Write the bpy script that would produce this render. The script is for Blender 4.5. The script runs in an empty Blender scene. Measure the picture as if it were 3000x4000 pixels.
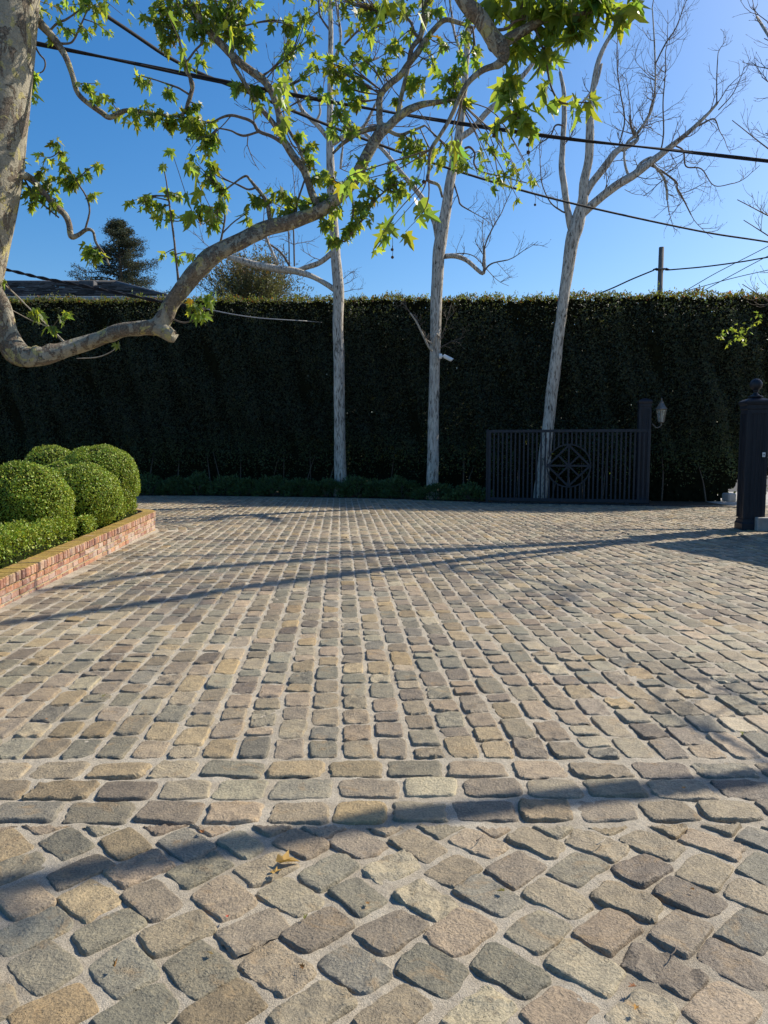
import bpy, math, random
import numpy as np
from mathutils import Vector, Matrix

random.seed(11)
RNG = np.random.default_rng(7)
SC = bpy.context.scene
COL = SC.collection
PI = math.pi

# ------------------------------------------------------------------ camera
F = 2850.0
CAMZ = 1.5
PITCH = math.atan(250 / F)
CP, SP = math.cos(PITCH), math.sin(PITCH)


def ray(px, py):
    u, v = (px - 1500) / F, (2000 - py) / F
    return np.array([u, CP + v * SP, -SP + v * CP])


def at(px, py, Y):
    d = ray(px, py)
    t = Y / d[1]
    return np.array([0, 0, CAMZ]) + t * d


def at_z(px, py, z):
    d = ray(px, py)
    t = (z - CAMZ) / d[2]
    return np.array([0, 0, CAMZ]) + t * d


def pxr(px, py, Y, w):
    """radius in metres of something w pixels wide at distance Y"""
    return w * (Y / ray(px, py)[1]) / (2 * F)


cam = bpy.data.cameras.new('camera')
co = bpy.data.objects.new('camera', cam)
COL.objects.link(co)
co.location = (0, 0, CAMZ)
co.rotation_euler = (PI / 2 - PITCH, 0, 0)
cam.sensor_fit = 'VERTICAL'
cam.sensor_height = 36
cam.lens = 36 * F / 4000
cam.clip_start = 0.05
cam.clip_end = 5000
SC.camera = co

# ------------------------------------------------------------------ light
SUN_AZ = math.radians(61)   # to the right of straight ahead
SUN_EL = math.radians(40)
w = bpy.data.worlds.new('World')
SC.world = w
w.use_nodes = True
nt = w.node_tree
nt.nodes.clear()
wo = nt.nodes.new('ShaderNodeOutputWorld')
bg = nt.nodes.new('ShaderNodeBackground')
sky = nt.nodes.new('ShaderNodeTexSky')
sky.sky_type = 'NISHITA'
sky.sun_disc = False
sky.sun_elevation = SUN_EL
sky.sun_rotation = SUN_AZ
sky.altitude = 0
sky.air_density = 1.0
sky.dust_density = 1.3
sky.ozone_density = 3.6
bg.inputs['Strength'].default_value = 0.118
hs = nt.nodes.new('ShaderNodeHueSaturation')
hs.inputs['Saturation'].default_value = 1.36
nt.links.new(sky.outputs[0], hs.inputs['Color'])
nt.links.new(hs.outputs[0], bg.inputs[0])
nt.links.new(bg.outputs[0], wo.inputs[0])
sl = bpy.data.lights.new('sun', 'SUN')
sl.energy = 5.0
sl.angle = math.radians(0.45)
sl.color = (1.0, 0.90, 0.74)
so = bpy.data.objects.new('sun', sl)
COL.objects.link(so)
SUND = Vector((math.sin(SUN_AZ) * math.cos(SUN_EL), math.cos(SUN_AZ) * math.cos(SUN_EL), math.sin(SUN_EL)))
so.rotation_euler = SUND.to_track_quat('Z', 'Y').to_euler()
so.location = (20, 10, 30)
SUNV = np.array(SUND)
SC.view_settings.view_transform = 'Standard'
SC.view_settings.look = 'None'
SC.view_settings.exposure = 0.45
SC.view_settings.gamma = 1
SC.cycles.max_bounces = 6
SC.cycles.transparent_max_bounces = 6


# ------------------------------------------------------------------ materials
class N:
    def __init__(s, name):
        s.m = bpy.data.materials.new(name)
        s.m.use_nodes = True
        s.t = s.m.node_tree
        s.t.nodes.clear()
        s.out = s.new('ShaderNodeOutputMaterial')

    def new(s, typ, **kw):
        n = s.t.nodes.new(typ)
        for k, v in kw.items():
            setattr(n, k, v)
        return n

    def link(s, a, b):
        s.t.links.new(a, b)

    def coords(s, scale=(1, 1, 1), kind='Object'):
        tc = s.new('ShaderNodeTexCoord')
        mp = s.new('ShaderNodeMapping')
        mp.inputs['Scale'].default_value = scale
        s.link(tc.outputs[kind], mp.inputs[0])
        return mp.outputs[0]

    def noise(s, vec, scale, detail=4, rough=.55, dist=0):
        n = s.new('ShaderNodeTexNoise')
        n.inputs['Scale'].default_value = scale
        n.inputs['Detail'].default_value = detail
        n.inputs['Roughness'].default_value = rough
        n.inputs['Distortion'].default_value = dist
        s.link(vec, n.inputs['Vector'])
        return n.outputs[0]

    def ramp(s, fac, stops, interp='LINEAR'):
        r = s.new('ShaderNodeValToRGB')
        r.color_ramp.interpolation = interp
        e = r.color_ramp.elements
        while len(e) < len(stops):
            e.new(.5)
        for el, (p, c) in zip(e, stops):
            el.position = p
            el.color = (*c, 1) if len(c) == 3 else c
        s.link(fac, r.inputs[0])
        return r.outputs[0]

    def mix(s, fac, a, b, mode='MIX'):
        n = s.new('ShaderNodeMix', data_type='RGBA', blend_type=mode)
        for i, v in ((0, fac), (6, a), (7, b)):
            if hasattr(v, 'is_output'):
                s.link(v, n.inputs[i])
            else:
                n.inputs[i].default_value = v if i == 0 else (*v, 1)
        return n.outputs[2]

    def attr(s, name='tint'):
        n = s.new('ShaderNodeAttribute', attribute_name=name)
        return n.outputs['Color']

    def bump(s, h, strength=.5, dist=.01, prev=None):
        b = s.new('ShaderNodeBump')
        b.inputs['Strength'].default_value = strength
        b.inputs['Distance'].default_value = dist
        s.link(h, b.inputs['Height'])
        if prev is not None:
            s.link(prev, b.inputs['Normal'])
        return b.outputs[0]

    def principled(s, col, rough=.6, normal=None, spec=.5, metallic=0, transl=None, tw=.5, trans=0):
        p = s.new('ShaderNodeBsdfPrincipled')
        for key, v in (('Base Color', col), ('Roughness', rough)):
            if hasattr(v, 'is_output'):
                s.link(v, p.inputs[key])
            else:
                p.inputs[key].default_value = (*v, 1) if key == 'Base Color' else v
        p.inputs['Specular IOR Level'].default_value = spec
        p.inputs['Metallic'].default_value = metallic
        p.inputs['Transmission Weight'].default_value = trans
        if normal is not None:
            s.link(normal, p.inputs['Normal'])
        sh = p.outputs[0]
        if transl is not None:
            tr = s.new('ShaderNodeBsdfTranslucent')
            if hasattr(transl, 'is_output'):
                s.link(transl, tr.inputs[0])
            else:
                tr.inputs[0].default_value = (*transl, 1)
            mx = s.new('ShaderNodeMixShader')
            mx.inputs[0].default_value = tw
            s.link(sh, mx.inputs[1])
            s.link(tr.outputs[0], mx.inputs[2])
            sh = mx.outputs[0]
        s.link(sh, s.out.inputs[0])
        return s.m


def stone_mat():
    n = N('cobble_stone')
    v = n.coords()
    t = n.attr()
    big = n.noise(v, 14, 4, .6, .4)
    fine = n.noise(v, 110, 5, .65)
    c = n.mix(.75, t, n.ramp(big, [(.28, (.62, .62, .64)), (.5, (1, 1, 1)), (.75, (1.32, 1.27, 1.18))]), 'MULTIPLY')
    c = n.mix(.8, c, n.ramp(fine, [(.3, (.62, .62, .62)), (.52, (1, 1, 1)), (.72, (1.4, 1.38, 1.32))]), 'MULTIPLY')
    wear = n.noise(v, .55, 4, .6, .6)
    c = n.mix(1, c, n.ramp(wear, [(.3, (.82, .82, .84)), (.7, (1.16, 1.14, 1.10))]), 'MULTIPLY')
    st = n.noise(n.coords((1, 1, 1)), 6, 5, .7, 1.2)
    c = n.mix(n.ramp(st, [(.56, (0, 0, 0)), (.7, (.55, .55, .55))]), c, (.33, .22, .105))
    vo = n.new('ShaderNodeTexVoronoi')
    vo.inputs['Scale'].default_value = 130
    n.link(v, vo.inputs['Vector'])
    pit = n.ramp(vo.outputs['Distance'], [(.14, (0, 0, 0)), (.26, (1, 1, 1))])
    pm = n.ramp(n.noise(v, 9, 2), [(.50, (1, 1, 1)), (.60, (0, 0, 0))])
    pit = n.mix(1.0, pit, pm, 'LIGHTEN')
    c = n.mix(1, c, n.ramp(pit, [(0, (.5, .5, .5)), (1, (1, 1, 1))]), 'MULTIPLY')
    md = n.noise(n.coords((1, 1.6, 1)), 34, 5, .62, .7)
    b = n.bump(big, .5, .02)
    b = n.bump(md, .7, .012, b)
    b = n.bump(fine, .85, .008, b)
    b = n.bump(pit, .7, .005, b)
    return n.principled(c, n.ramp(fine, [(.2, (.62,) * 3), (.8, (.42,) * 3)]), b, .35)


def mortar_mat():
    n = N('sandy_mortar')
    v = n.coords()
    a = n.noise(v, 7, 4, .6)
    g = n.noise(v, 260, 3, .7)
    c = n.ramp(a, [(.25, (.34, .30, .235)), (.5, (.43, .385, .31)), (.75, (.49, .45, .37))])
    dirt = n.ramp(n.noise(v, 1.6, 6, .68, .8), [(.48, (0, 0, 0)), (.68, (.45, .45, .45))])
    c = n.mix(dirt, c, (.20, .165, .115))
    c = n.mix(.85, c, n.ramp(g, [(.3, (.5, .5, .5)), (.5, (1, 1, 1)), (.7, (1.4, 1.38, 1.34))]), 'MULTIPLY')
    b = n.bump(g, .9, .008)
    b = n.bump(n.noise(v, 40, 4), .6, .012, b)
    return n.principled(c, .9, b, .2)


def noisy(name, stops, scale=6, rough=.7, bump=.4, dist=.01, stretch=(1, 1, 1), tint=False, detail=5, spec=.3, distort=.3, metallic=0):
    n = N(name)
    v = n.coords(stretch)
    f = n.noise(v, scale, detail, .6, distort)
    c = n.ramp(f, stops)
    if tint:
        c = n.mix(1, c, n.attr(), 'MULTIPLY')
    b = n.bump(f, bump, dist)
    return n.principled(c, rough, b, spec, metallic)


def leaf_mat(name, refl, tran, tw=.45, rough=.45, spec=.4):
    n = N(name)
    t = n.attr()
    a = n.mix(1, t, refl, 'MULTIPLY')
    b = n.mix(1, t, tran, 'MULTIPLY')
    return n.principled(a, rough, None, spec, 0, b, tw)


def sycamore_bark(limb=False):
    n = N('mottled_limb_bark' if limb else 'sycamore_bark')
    v = n.coords()
    a = n.noise(v, 3.2, 4, .55, .6)
    b2 = n.noise(n.coords((1, 1, .6)), 9 if limb else 6.5, 7, .66, 1.1)
    fine = n.noise(v, 70, 6, .68)
    c = n.ramp(a, [(.30, (.22, .20, .155)), (.47, (.34, .31, .24)), (.60, (.26, .24, .19)), (.75, (.37, .35, .275))])
    t = .485 if limb else .53
    flake = n.ramp(b2, [(t, (0, 0, 0)), (t + .022, (1, 1, 1))])
    c = n.mix(flake, c, n.ramp(fine, [(.3, (.095, .075, .058)), (.7, (.25, .205, .155))]))
    yel = n.ramp(n.noise(n.coords((1, 1.1, 1)), 10, 4, .55, .6), [(.585, (0, 0, 0)), (.605, (.9, .9, .9))])
    c = n.mix(yel, c, (.42, .37, .165))
    c = n.mix(.8, c, n.ramp(fine, [(.3, (.55, .55, .55)), (.5, (1, 1, 1)), (.7, (1.2, 1.2, 1.2))]), 'MULTIPLY')
    b = n.bump(flake, .9, .02)
    b = n.bump(n.noise(v, 16, 4, .6, .5), .6, .03, b)
    b = n.bump(fine, .7, .01, b)
    return n.principled(c, .8, b, .2)


def fissured_bark():
    n = N('fissured_grey_bark')
    v = n.coords((1, 1, .16))
    a = n.noise(v, 26, 5, .6, 1.1)
    big = n.noise(n.coords(), 2.2, 3)
    c = n.ramp(a, [(.38, (.075, .064, .052)), (.46, (.40, .365, .31)), (.58, (.58, .54, .47)), (.8, (.66, .62, .55))])
    c = n.mix(.6, c, n.ramp(big, [(.3, (.72, .72, .74)), (.7, (1.15, 1.13, 1.1))]), 'MULTIPLY')
    b = n.bump(a, .9, .03)
    return n.principled(c, .85, b, .2)


def brick_mat():
    n = N('old_red_brick')
    v = n.coords()
    t = n.attr()
    f = n.noise(v, 45, 5, .65)
    big = n.noise(v, 5, 4, .6)
    c = n.mix(.8, t, n.ramp(f, [(.3, (.6, .58, .56)), (.5, (1, 1, 1)), (.7, (1.35, 1.35, 1.35))]), 'MULTIPLY')
    lime = n.ramp(n.noise(v, 16, 5, .7, .4), [(.52, (0, 0, 0)), (.68, (.6, .6, .6))])
    c = n.mix(lime, c, (.50, .43, .38))
    ge = n.new('ShaderNodeNewGeometry')
    sx = n.new('ShaderNodeSeparateXYZ')
    n.link(ge.outputs['Normal'], sx.inputs[0])
    up = n.ramp(sx.outputs[2], [(.55, (0, 0, 0)), (.9, (1, 1, 1))])
    mm = n.mix(1, up, n.ramp(big, [(.28, (0, 0, 0)), (.43, (.95, .95, .95))]), 'MULTIPLY')
    c = n.mix(mm, c, n.ramp(f, [(.3, (.20, .135, .025)), (.7, (.46, .33, .07))]))
    b = n.bump(f, .7, .008)
    return n.principled(c, .85, b, .25)


M = {}
M['stone'] = stone_mat()
M['mortar'] = mortar_mat()
M['bark_s'] = sycamore_bark()
M['bark_l'] = sycamore_bark(True)
M['bark_g'] = fissured_bark()
M['brick'] = brick_mat()
M['twig'] = noisy('twig_bark', [(.3, (.085, .065, .05)), (.7, (.19, .155, .125))], 40, .8)
M['twig_pale'] = noisy('pale_twig_bark', [(.3, (.26, .22, .17)), (.7, (.48, .43, .35))], 40, .8)
M['leaf_s'] = leaf_mat('sycamore_leaf', (.105, .165, .034), (.38, .50, .05), .52, .42, .4)
M['leaf_box'] = leaf_mat('boxwood_leaf', (.25, .325, .038), (.36, .46, .038), .2, .45, .35)
M['leaf_hedge'] = leaf_mat('hedge_leaf', (.036, .047, .029), (.11, .135, .025), .28, .48, .32)
M['leaf_dark'] = leaf_mat('shrub_leaf', (.07, .12, .04), (.05, .09, .015), .3, .5, .4)
M['needle'] = leaf_mat('conifer_needle', (.06, .078, .052), (.07, .085, .04), .25, .6, .2)
M['leaf_olive'] = leaf_mat('olive_leaf', (.125, .125, .052), (.15, .15, .04), .3, .5, .4)
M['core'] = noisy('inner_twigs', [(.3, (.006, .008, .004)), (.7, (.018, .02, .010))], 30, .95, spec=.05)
M['core_box'] = noisy('boxwood_inner', [(.3, (.008, .012, .004)), (.7, (.02, .028, .006))], 60, .95, spec=.05)
M['black'] = noisy('black_painted_steel', [(.35, (.017, .022, .030)), (.65, (.027, .034, .045))], 9, .5, .15, .002, spec=.22)
M['black_wood'] = noisy('black_painted_wood', [(.35, (.010, .013, .020)), (.65, (.018, .022, .031))], 5, .5, .25, .004, stretch=(6, 6, .6), spec=.3)
M['rubber'] = noisy('black_cable_sheath', [(.3, (.012, .012, .014)), (.7, (.03, .03, .034))], 30, .75, .2, .002, spec=.15)
M['cable_lit'] = noisy('sunlit_cable', [(.3, (.22, .22, .22)), (.7, (.45, .45, .44))], 30, .4, .2, .002, metallic=.3)  # pale grey puts the sun's highlights into the cable colour
M['white_plastic'] = noisy('white_plastic', [(.3, (.74, .74, .73)), (.7, (.82, .82, .8))], 12, .4, .1, .001, spec=.5)
M['lens'] = noisy('dark_lens', [(.3, (.01, .01, .012)), (.7, (.02, .02, .025))], 12, .1, .05, .001)
M['concrete'] = noisy('pale_concrete', [(.3, (.27, .26, .24)), (.7, (.40, .39, .36))], 9, .85, .4, .008)
M['soil'] = noisy('bed_soil', [(.3, (.03, .022, .015)), (.7, (.085, .062, .042))], 18, .95, .9, .03)
M['earth'] = noisy('earth', [(.3, (.10, .085, .055)), (.7, (.20, .18, .12))], 3, .95, .6, .03)
M['shingle'] = noisy('roof_shingle', [(.3, (.05, .05, .054)), (.7, (.11, .11, .115))], 5, .7, .5, .01, tint=True)
M['stucco'] = noisy('pale_stucco', [(.3, (.50, .48, .43)), (.7, (.6, .58, .53))], 14, .9, .3, .006)
M['gutter'] = noisy('grey_gutter', [(.3, (.26, .28, .28)), (.7, (.36, .38, .38))], 6, .5, .2, .003)
M['pole_wood'] = noisy('weathered_pole', [(.3, (.085, .075, .065)), (.7, (.21, .19, .17))], 9, .9, .7, .02, stretch=(3, 3, .2))
M['iron'] = noisy('lantern_bronze', [(.3, (.10, .095, .085)), (.7, (.20, .19, .175))], 16, .45, .2, .003, metallic=.4)
M['dry_leaf'] = leaf_mat('dry_leaf', (.42, .27, .085), (.4, .25, .06), .2, .7, .2)
M['asphalt'] = noisy('asphalt', [(.3, (.04, .04, .042)), (.7, (.065, .065, .066))], 60, .9, .5, .006)
M['seed'] = noisy('seed_ball', [(.3, (.04, .025, .015)), (.7, (.10, .06, .035))], 90, .9, .6, .004)
gm = N('lantern_glass')
M['glass'] = gm.principled(gm.ramp(gm.noise(gm.coords(), 14, 3), [(.3, (.55, .6, .56)), (.7, (.72, .77, .72))]), .18, None, .5, 0, None, .5, .75)


# ------------------------------------------------------------------ mesh helpers
def tag(o, label=None, cat=None, group=None, kind=None):
    for k, v in (('label', label), ('category', cat), ('group', group), ('kind', kind)):
        if v:
            o[k] = v
    return o


def empty(name, loc=(0, 0, 0), rz=0):
    o = bpy.data.objects.new(name, None)
    COL.objects.link(o)
    o.location = loc
    o.rotation_euler = (0, 0, rz)
    o.empty_display_size = .2
    return o


def link(name, me, parent=None, keep=True):
    o = bpy.data.objects.new(name, me)
    COL.objects.link(o)
    if parent is not None:
        o.parent = parent
        if keep:  # vertices are given in world space
            o.matrix_parent_inverse = Matrix.Translation(parent.location).to_4x4().inverted() if parent.rotation_euler.z == 0 else (
                Matrix.Translation(parent.location) @ Matrix.Rotation(parent.rotation_euler.z, 4, 'Z')).inverted()
    return o


def mesh_np(name, V, FA, mats, tint=None, midx=None, smooth=False, parent=None):
    """V (n,3); FA list of (m,k) index arrays; tint (n,3) per vertex"""
    me = bpy.data.meshes.new(name)
    V = np.asarray(V, dtype=np.float32)
    FA = [np.asarray(f, dtype=np.int32) for f in FA if len(f)]
    me.vertices.add(len(V))
    me.vertices.foreach_set('co', V.ravel())
    loops = np.concatenate([f.ravel() for f in FA])
    totals = np.concatenate([np.full(len(f), f.shape[1], dtype=np.int32) for f in FA])
    starts = np.concatenate([[0], np.cumsum(totals)[:-1]]).astype(np.int32)
    me.loops.add(len(loops))
    me.loops.foreach_set('vertex_index', loops)
    me.polygons.add(len(totals))
    me.polygons.foreach_set('loop_start', starts)
    me.polygons.foreach_set('loop_total', totals)
    for m in mats:
        me.materials.append(M[m])
    if midx is not None:
        me.polygons.foreach_set('material_index', np.asarray(midx, dtype=np.int32))
    me.polygons.foreach_set('use_smooth', np.full(len(totals), smooth, dtype=bool))
    me.update(calc_edges=True)
    me.validate()
    if tint is not None:
        a = me.attributes.new('tint', 'FLOAT_COLOR', 'POINT')
        c = np.ones((len(V), 4), dtype=np.float32)
        c[:, :3] = tint
        a.data.foreach_set('color', c.ravel())
    return link(name, me, parent)


class MB:
    def __init__(s):
        s.V, s.F, s.T = [], [], []
        s.tint = (1, 1, 1)

    def add(s, vs, fs):
        b = len(s.V)
        s.V.extend([tuple(map(float, v)) for v in vs])
        s.T.extend([s.tint] * len(vs))
        s.F.extend([tuple(b + i for i in f) for f in fs])

    def box(s, c, d, rz=0, ch=0.0, R=None):
        """chamfered box: centre c, full dims d, turned rz about z"""
        hx, hy, hz = d[0] / 2, d[1] / 2, d[2] / 2
        if R is None:
            cr, sr = math.cos(rz), math.sin(rz)
            R = np.array([[cr, -sr, 0], [sr, cr, 0], [0, 0, 1]])
        c = np.asarray(c, float)
        if ch <= 0:
            vs = [(x, y, z) for x in (-hx, hx) for y in (-hy, hy) for z in (-hz, hz)]
            fs = [(0, 1, 3, 2), (4, 6, 7, 5), (0, 4, 5, 1), (2, 3, 7, 6), (0, 2, 6, 4), (1, 5, 7, 3)]
            s.add([c + R @ np.array(v) for v in vs], fs)
            return
        ch = min(ch, hx * .45, hy * .45, hz * .45)
        vs, idx = [], {}
        for sx in (-1, 1):
            for sy in (-1, 1):
                for sz in (-1, 1):
                    for ax in range(3):
                        p = [sx * (hx - ch), sy * (hy - ch), sz * (hz - ch)]
                        p[ax] = (sx * hx, sy * hy, sz * hz)[ax]
                        idx[(sx, sy, sz, ax)] = len(vs)
                        vs.append(p)
        fs = []
        for sg in (-1, 1):
            for ax in range(3):
                o = [i for i in range(3) if i != ax]
                q = []
                for a, b in ((-1, -1), (1, -1), (1, 1), (-1, 1)):
                    k = [0, 0, 0]
                    k[ax], k[o[0]], k[o[1]] = sg, a, b
                    q.append(idx[(*k, ax)])
                if (sg < 0) != (ax == 1):
                    q.reverse()
                fs.append(tuple(q))
        for ax in range(3):  # edges along ax
            o = [i for i in range(3) if i != ax]
            for a in (-1, 1):
                for b in (-1, 1):
                    k0, k1 = [0, 0, 0], [0, 0, 0]
                    k0[ax], k1[ax] = -1, 1
                    k0[o[0]] = k1[o[0]] = a
                    k0[o[1]] = k1[o[1]] = b
                    fs.append((idx[(*k0, o[0])], idx[(*k1, o[0])], idx[(*k1, o[1])], idx[(*k0, o[1])]))
        for sx in (-1, 1):
            for sy in (-1, 1):
                for sz in (-1, 1):
                    fs.append(tuple(idx[(sx, sy, sz, a)] for a in range(3)))
        s.add([c + R @ np.array(v) for v in vs], fs)

    def bar(s, a, b, wid, dep, ch=0.003, side=None):
        """box from a to b; wid across 'side', dep along the remaining axis"""
        a, b = np.asarray(a, float), np.asarray(b, float)
        z = b - a
        L = np.linalg.norm(z)
        z = z / L
        side = np.array([0, 1, 0.]) if side is None else np.asarray(side, float)
        y = side - z * (side @ z)
        y /= np.linalg.norm(y)
        x = np.cross(y, z)
        s.box((a + b) / 2, (wid, dep, L), ch=ch, R=np.stack([x, y, z], 1))

    def tube(s, pts, radii, n=8, wob=0.0, cap=True, flat=1.0):
        P = np.asarray(pts, float)
        R = np.asarray(radii, float)
        T = np.gradient(P, axis=0)
        T /= np.linalg.norm(T, axis=1)[:, None] + 1e-9
        up = np.array([0.0, 0, 1]) if abs(T[0][2]) < .9 else np.array([1.0, 0, 0])
        x = np.cross(up, T[0])
        x /= np.linalg.norm(x)
        vs = []
        lumps = []
        if wob >= .12:
            lumps = [(RNG.uniform(0, len(P)), RNG.uniform(0, 2 * PI), RNG.uniform(.10, .32), RNG.uniform(.8, 2.2)) for _ in range(len(P) // 5)]
        ang = np.linspace(0, 2 * PI, n, endpoint=False)
        ph = RNG.uniform(0, 6.28, 6)
        acc = 0
        for i in range(len(P)):
            if i:
                x = x - T[i] * (x @ T[i])
                x /= np.linalg.norm(x) + 1e-9
                acc += np.linalg.norm(P[i] - P[i - 1])
            y = np.cross(T[i], x)
            k = 1.0
            if wob:
                q = acc / max(R[0], .01)
                k = 1 + wob * (np.sin(2 * ang + ph[0] + q * .35) * .5 + np.sin(3 * ang + ph[1] - q * .6) * .35 + np.sin(ang + ph[2] + q * .9) * .5 + np.sin(5 * ang + q * 1.7 + ph[3]) * .2)
            for li, la, lh, lw in lumps:
                k = k + lh * math.exp(-((i - li) / lw) ** 2) * np.exp(-(np.angle(np.exp(1j * (ang - la))) / .55) ** 2)
            r = R[i] * k
            vs.extend(P[i] + (np.cos(ang) * r)[:, None] * x + (np.sin(ang) * r * flat)[:, None] * y)
        fs = []
        for i in range(len(P) - 1):
            for j in range(n):
                a, b = i * n + j, i * n + (j + 1) % n
                fs.append((a, b, b + n, a + n))
        if cap:
            fs.append(tuple(range(n - 1, -1, -1)))
            m = (len(P) - 1) * n
            fs.append(tuple(range(m, m + n)))
        s.add(vs, fs)

    def lathe(s, c, prof, n=24, sq=False, rz=0):
        """prof list of (r, z) from bottom to top, turned about z; sq: a square section"""
        vs, fs = [], []
        if sq:
            n = 4
        for r, z in prof:
            for j in range(n):
                a = 2 * PI * j / n + (PI / 4 if sq else 0) + rz
                k = r * math.sqrt(2) if sq else r
                vs.append((c[0] + k * math.cos(a), c[1] + k * math.sin(a), c[2] + z))
        for i in range(len(prof) - 1):
            for j in range(n):
                a, b = i * n + j, i * n + (j + 1) % n
                fs.append((a, b, b + n, a + n))
        fs.append(tuple(range(n - 1, -1, -1)))
        m = (len(prof) - 1) * n
        fs.append(tuple(range(m, m + n)))
        s.add(vs, fs)

    def build(s, name, mat, parent=None, smooth=False, tint=False):
        by = {}
        for f in s.F:
            by.setdefault(len(f), []).append(f)
        return mesh_np(name, s.V, [np.array(v) for v in by.values()], [mat] if isinstance(mat, str) else mat,
                       np.array(s.T) if tint else None, None, smooth, parent)


def catmull(P, sub=5):
    P = np.asarray(P, float)
    if len(P) < 3:
        t = np.linspace(0, 1, sub * (len(P) - 1) + 1)[:, None]
        return P[0] * (1 - t) + P[-1] * t
    Q = np.vstack([2 * P[0] - P[1], P, 2 * P[-1] - P[-2]])
    out = []
    for i in range(1, len(Q) - 2):
        for t in np.linspace(0, 1, sub, endpoint=False):
            a, b, c, d = Q[i - 1], Q[i], Q[i + 1], Q[i + 2]
            out.append(.5 * ((2 * b) + (-a + c) * t + (2 * a - 5 * b + 4 * c - d) * t * t + (-a + 3 * b - 3 * c + d) * t ** 3))
    out.append(P[-1])
    return np.array(out)


def path_px(pts, Y):
    """[(px,py,width px[,Y])] -> smooth 3-D points and radii"""
    P, R = [], []
    for q in pts:
        y = q[3] if len(q) > 3 else Y
        P.append(at(q[0], q[1], y))
        R.append(pxr(q[0], q[1], y, q[2]))
    C = catmull(np.column_stack([P, R]), 6)
    return C[:, :3], np.maximum(C[:, 3], .002)


def unit(v):
    return v / (np.linalg.norm(v, axis=-1, keepdims=True) + 1e-9)


def rot_rand(n):
    return unit(RNG.normal(size=(n, 3)))


LOBED = np.array([(0, .03), (.17, -.05), (.42, .10), (.25, .30), (.50, .74), (.17, .56), (.15, .85), (0, 1.16),
                  (-.15, .85), (-.17, .56), (-.50, .74), (-.25, .30), (-.42, .10), (-.17, -.05)])


def lobed_leaves(P, A, Nn, S, tint):
    """star-lobed leaves: base P, axis A, normal Nn, size S"""
    n, k = len(P), len(LOBED)
    Nn = unit(Nn - A * np.sum(Nn * A, 1)[:, None])
    B = np.cross(A, Nn)
    out = np.zeros((n, k + 1, 3))
    fold = RNG.uniform(.1, .85, n)
    curl = RNG.uniform(-.1, .4, n)
    pts = np.vstack([LOBED, [(0, .36)]])
    for j, (x, y) in enumerate(pts):
        z = fold * abs(x) - curl * (y * y + .6 * x * x)
        out[:, j] = P + S[:, None] * (B * x + A * y + Nn * z[:, None])
    idx = np.arange(n)[:, None] * (k + 1)
    fs = [np.concatenate([idx + j, idx + (j + 1) % k, idx + k], 1) for j in range(k)]
    return out.reshape(-1, 3), np.concatenate(fs), np.repeat(tint, k + 1, 0)


def cards(P, A, Nn, S, tint, wid=.5):
    """pointed four-cornered leaves, folded a little along the midrib"""
    n = len(P)
    Nn = unit(Nn - A * np.sum(Nn * A, 1)[:, None])
    B = np.cross(A, Nn)
    S = S[:, None]
    o = np.stack([P, P + S * (A * .45 + B * wid * .5 + Nn * .08), P + S * A, P + S * (A * .45 - B * wid * .5 + Nn * .08)], 1)
    idx = np.arange(n)[:, None] * 4
    return o.reshape(-1, 3), np.concatenate([idx, idx + 1, idx + 2, idx + 3], 1), np.repeat(tint, 4, 0)


def greens(n, lo=.6, hi=1.4, yellow=.15):
    b = RNG.uniform(lo, hi, n)
    y = RNG.normal(0, yellow, n)
    return np.clip(np.stack([b * (1 + y), b, b * (1 - y * .5)], 1), .05, 3)


def twig_grow(mb, p, d, L, r, lvl, up=.25, segs=5, kids=3, tips=None, n=4):
    """a bare twig that bends upwards, with alternate side twigs"""
    p, d = np.asarray(p, float), unit(np.asarray(d, float))
    pts = [p]
    k = RNG.normal(size=3) * .16
    for i in range(segs):
        d = unit(d + np.array([0, 0, up]) * (1.0 / segs) * 1.6 + k / segs * 2 + RNG.normal(size=3) * .11)
        pts.append(pts[-1] + d * L / segs)
    rad = np.linspace(r, r * .45, len(pts))
    mb.tube(pts, rad, n, cap=False)
    if tips is not None:
        tips.append((pts[-1], d))
    if lvl <= 0:
        mb.tube([pts[-1], pts[-1] + d * .022, pts[-1] + d * .055], [r * .6, r * 1.15, .001], 4, cap=False)
        return
    for j in range(kids):
        i = 1 + int((j + RNG.uniform(.1, .9)) * (segs - 1) / kids)
        i = min(i, segs - 1)
        sd = unit(pts[i + 1] - pts[i])
        q = unit(np.cross(sd, RNG.normal(size=3)))
        twig_grow(mb, pts[i], unit(sd * .75 + q * .8), L * RNG.uniform(.35, .65), r * .6, lvl - 1, up, max(3, segs - 1), max(1, kids - 1), tips, n)


# ------------------------------------------------------------------ the setting
WALL_A, WALL_B = np.array([-3.24, 2.8]), np.array([-4.18, 13.2])   # outer foot of the brick planter wall
WDIR = (WALL_B - WALL_A) / np.linalg.norm(WALL_B - WALL_A)
ARC_R = .85
ARC_C = WALL_B + ARC_R * np.array([-WDIR[1], WDIR[0]])


def wall_x(y):
    return -3.24 - (y - 2.8) * (.94 / 10.4)


BOUND = [(-16, 22.9), (-6, 22.9), (-3.2, 22.4), (0, 21.6), (2.6, 20.2), (6.9, 19.0), (9, 19.0), (30, 19.0)]


def bound_y(x):
    return np.interp(x, [b[0] for b in BOUND], [b[1] for b in BOUND])


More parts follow.
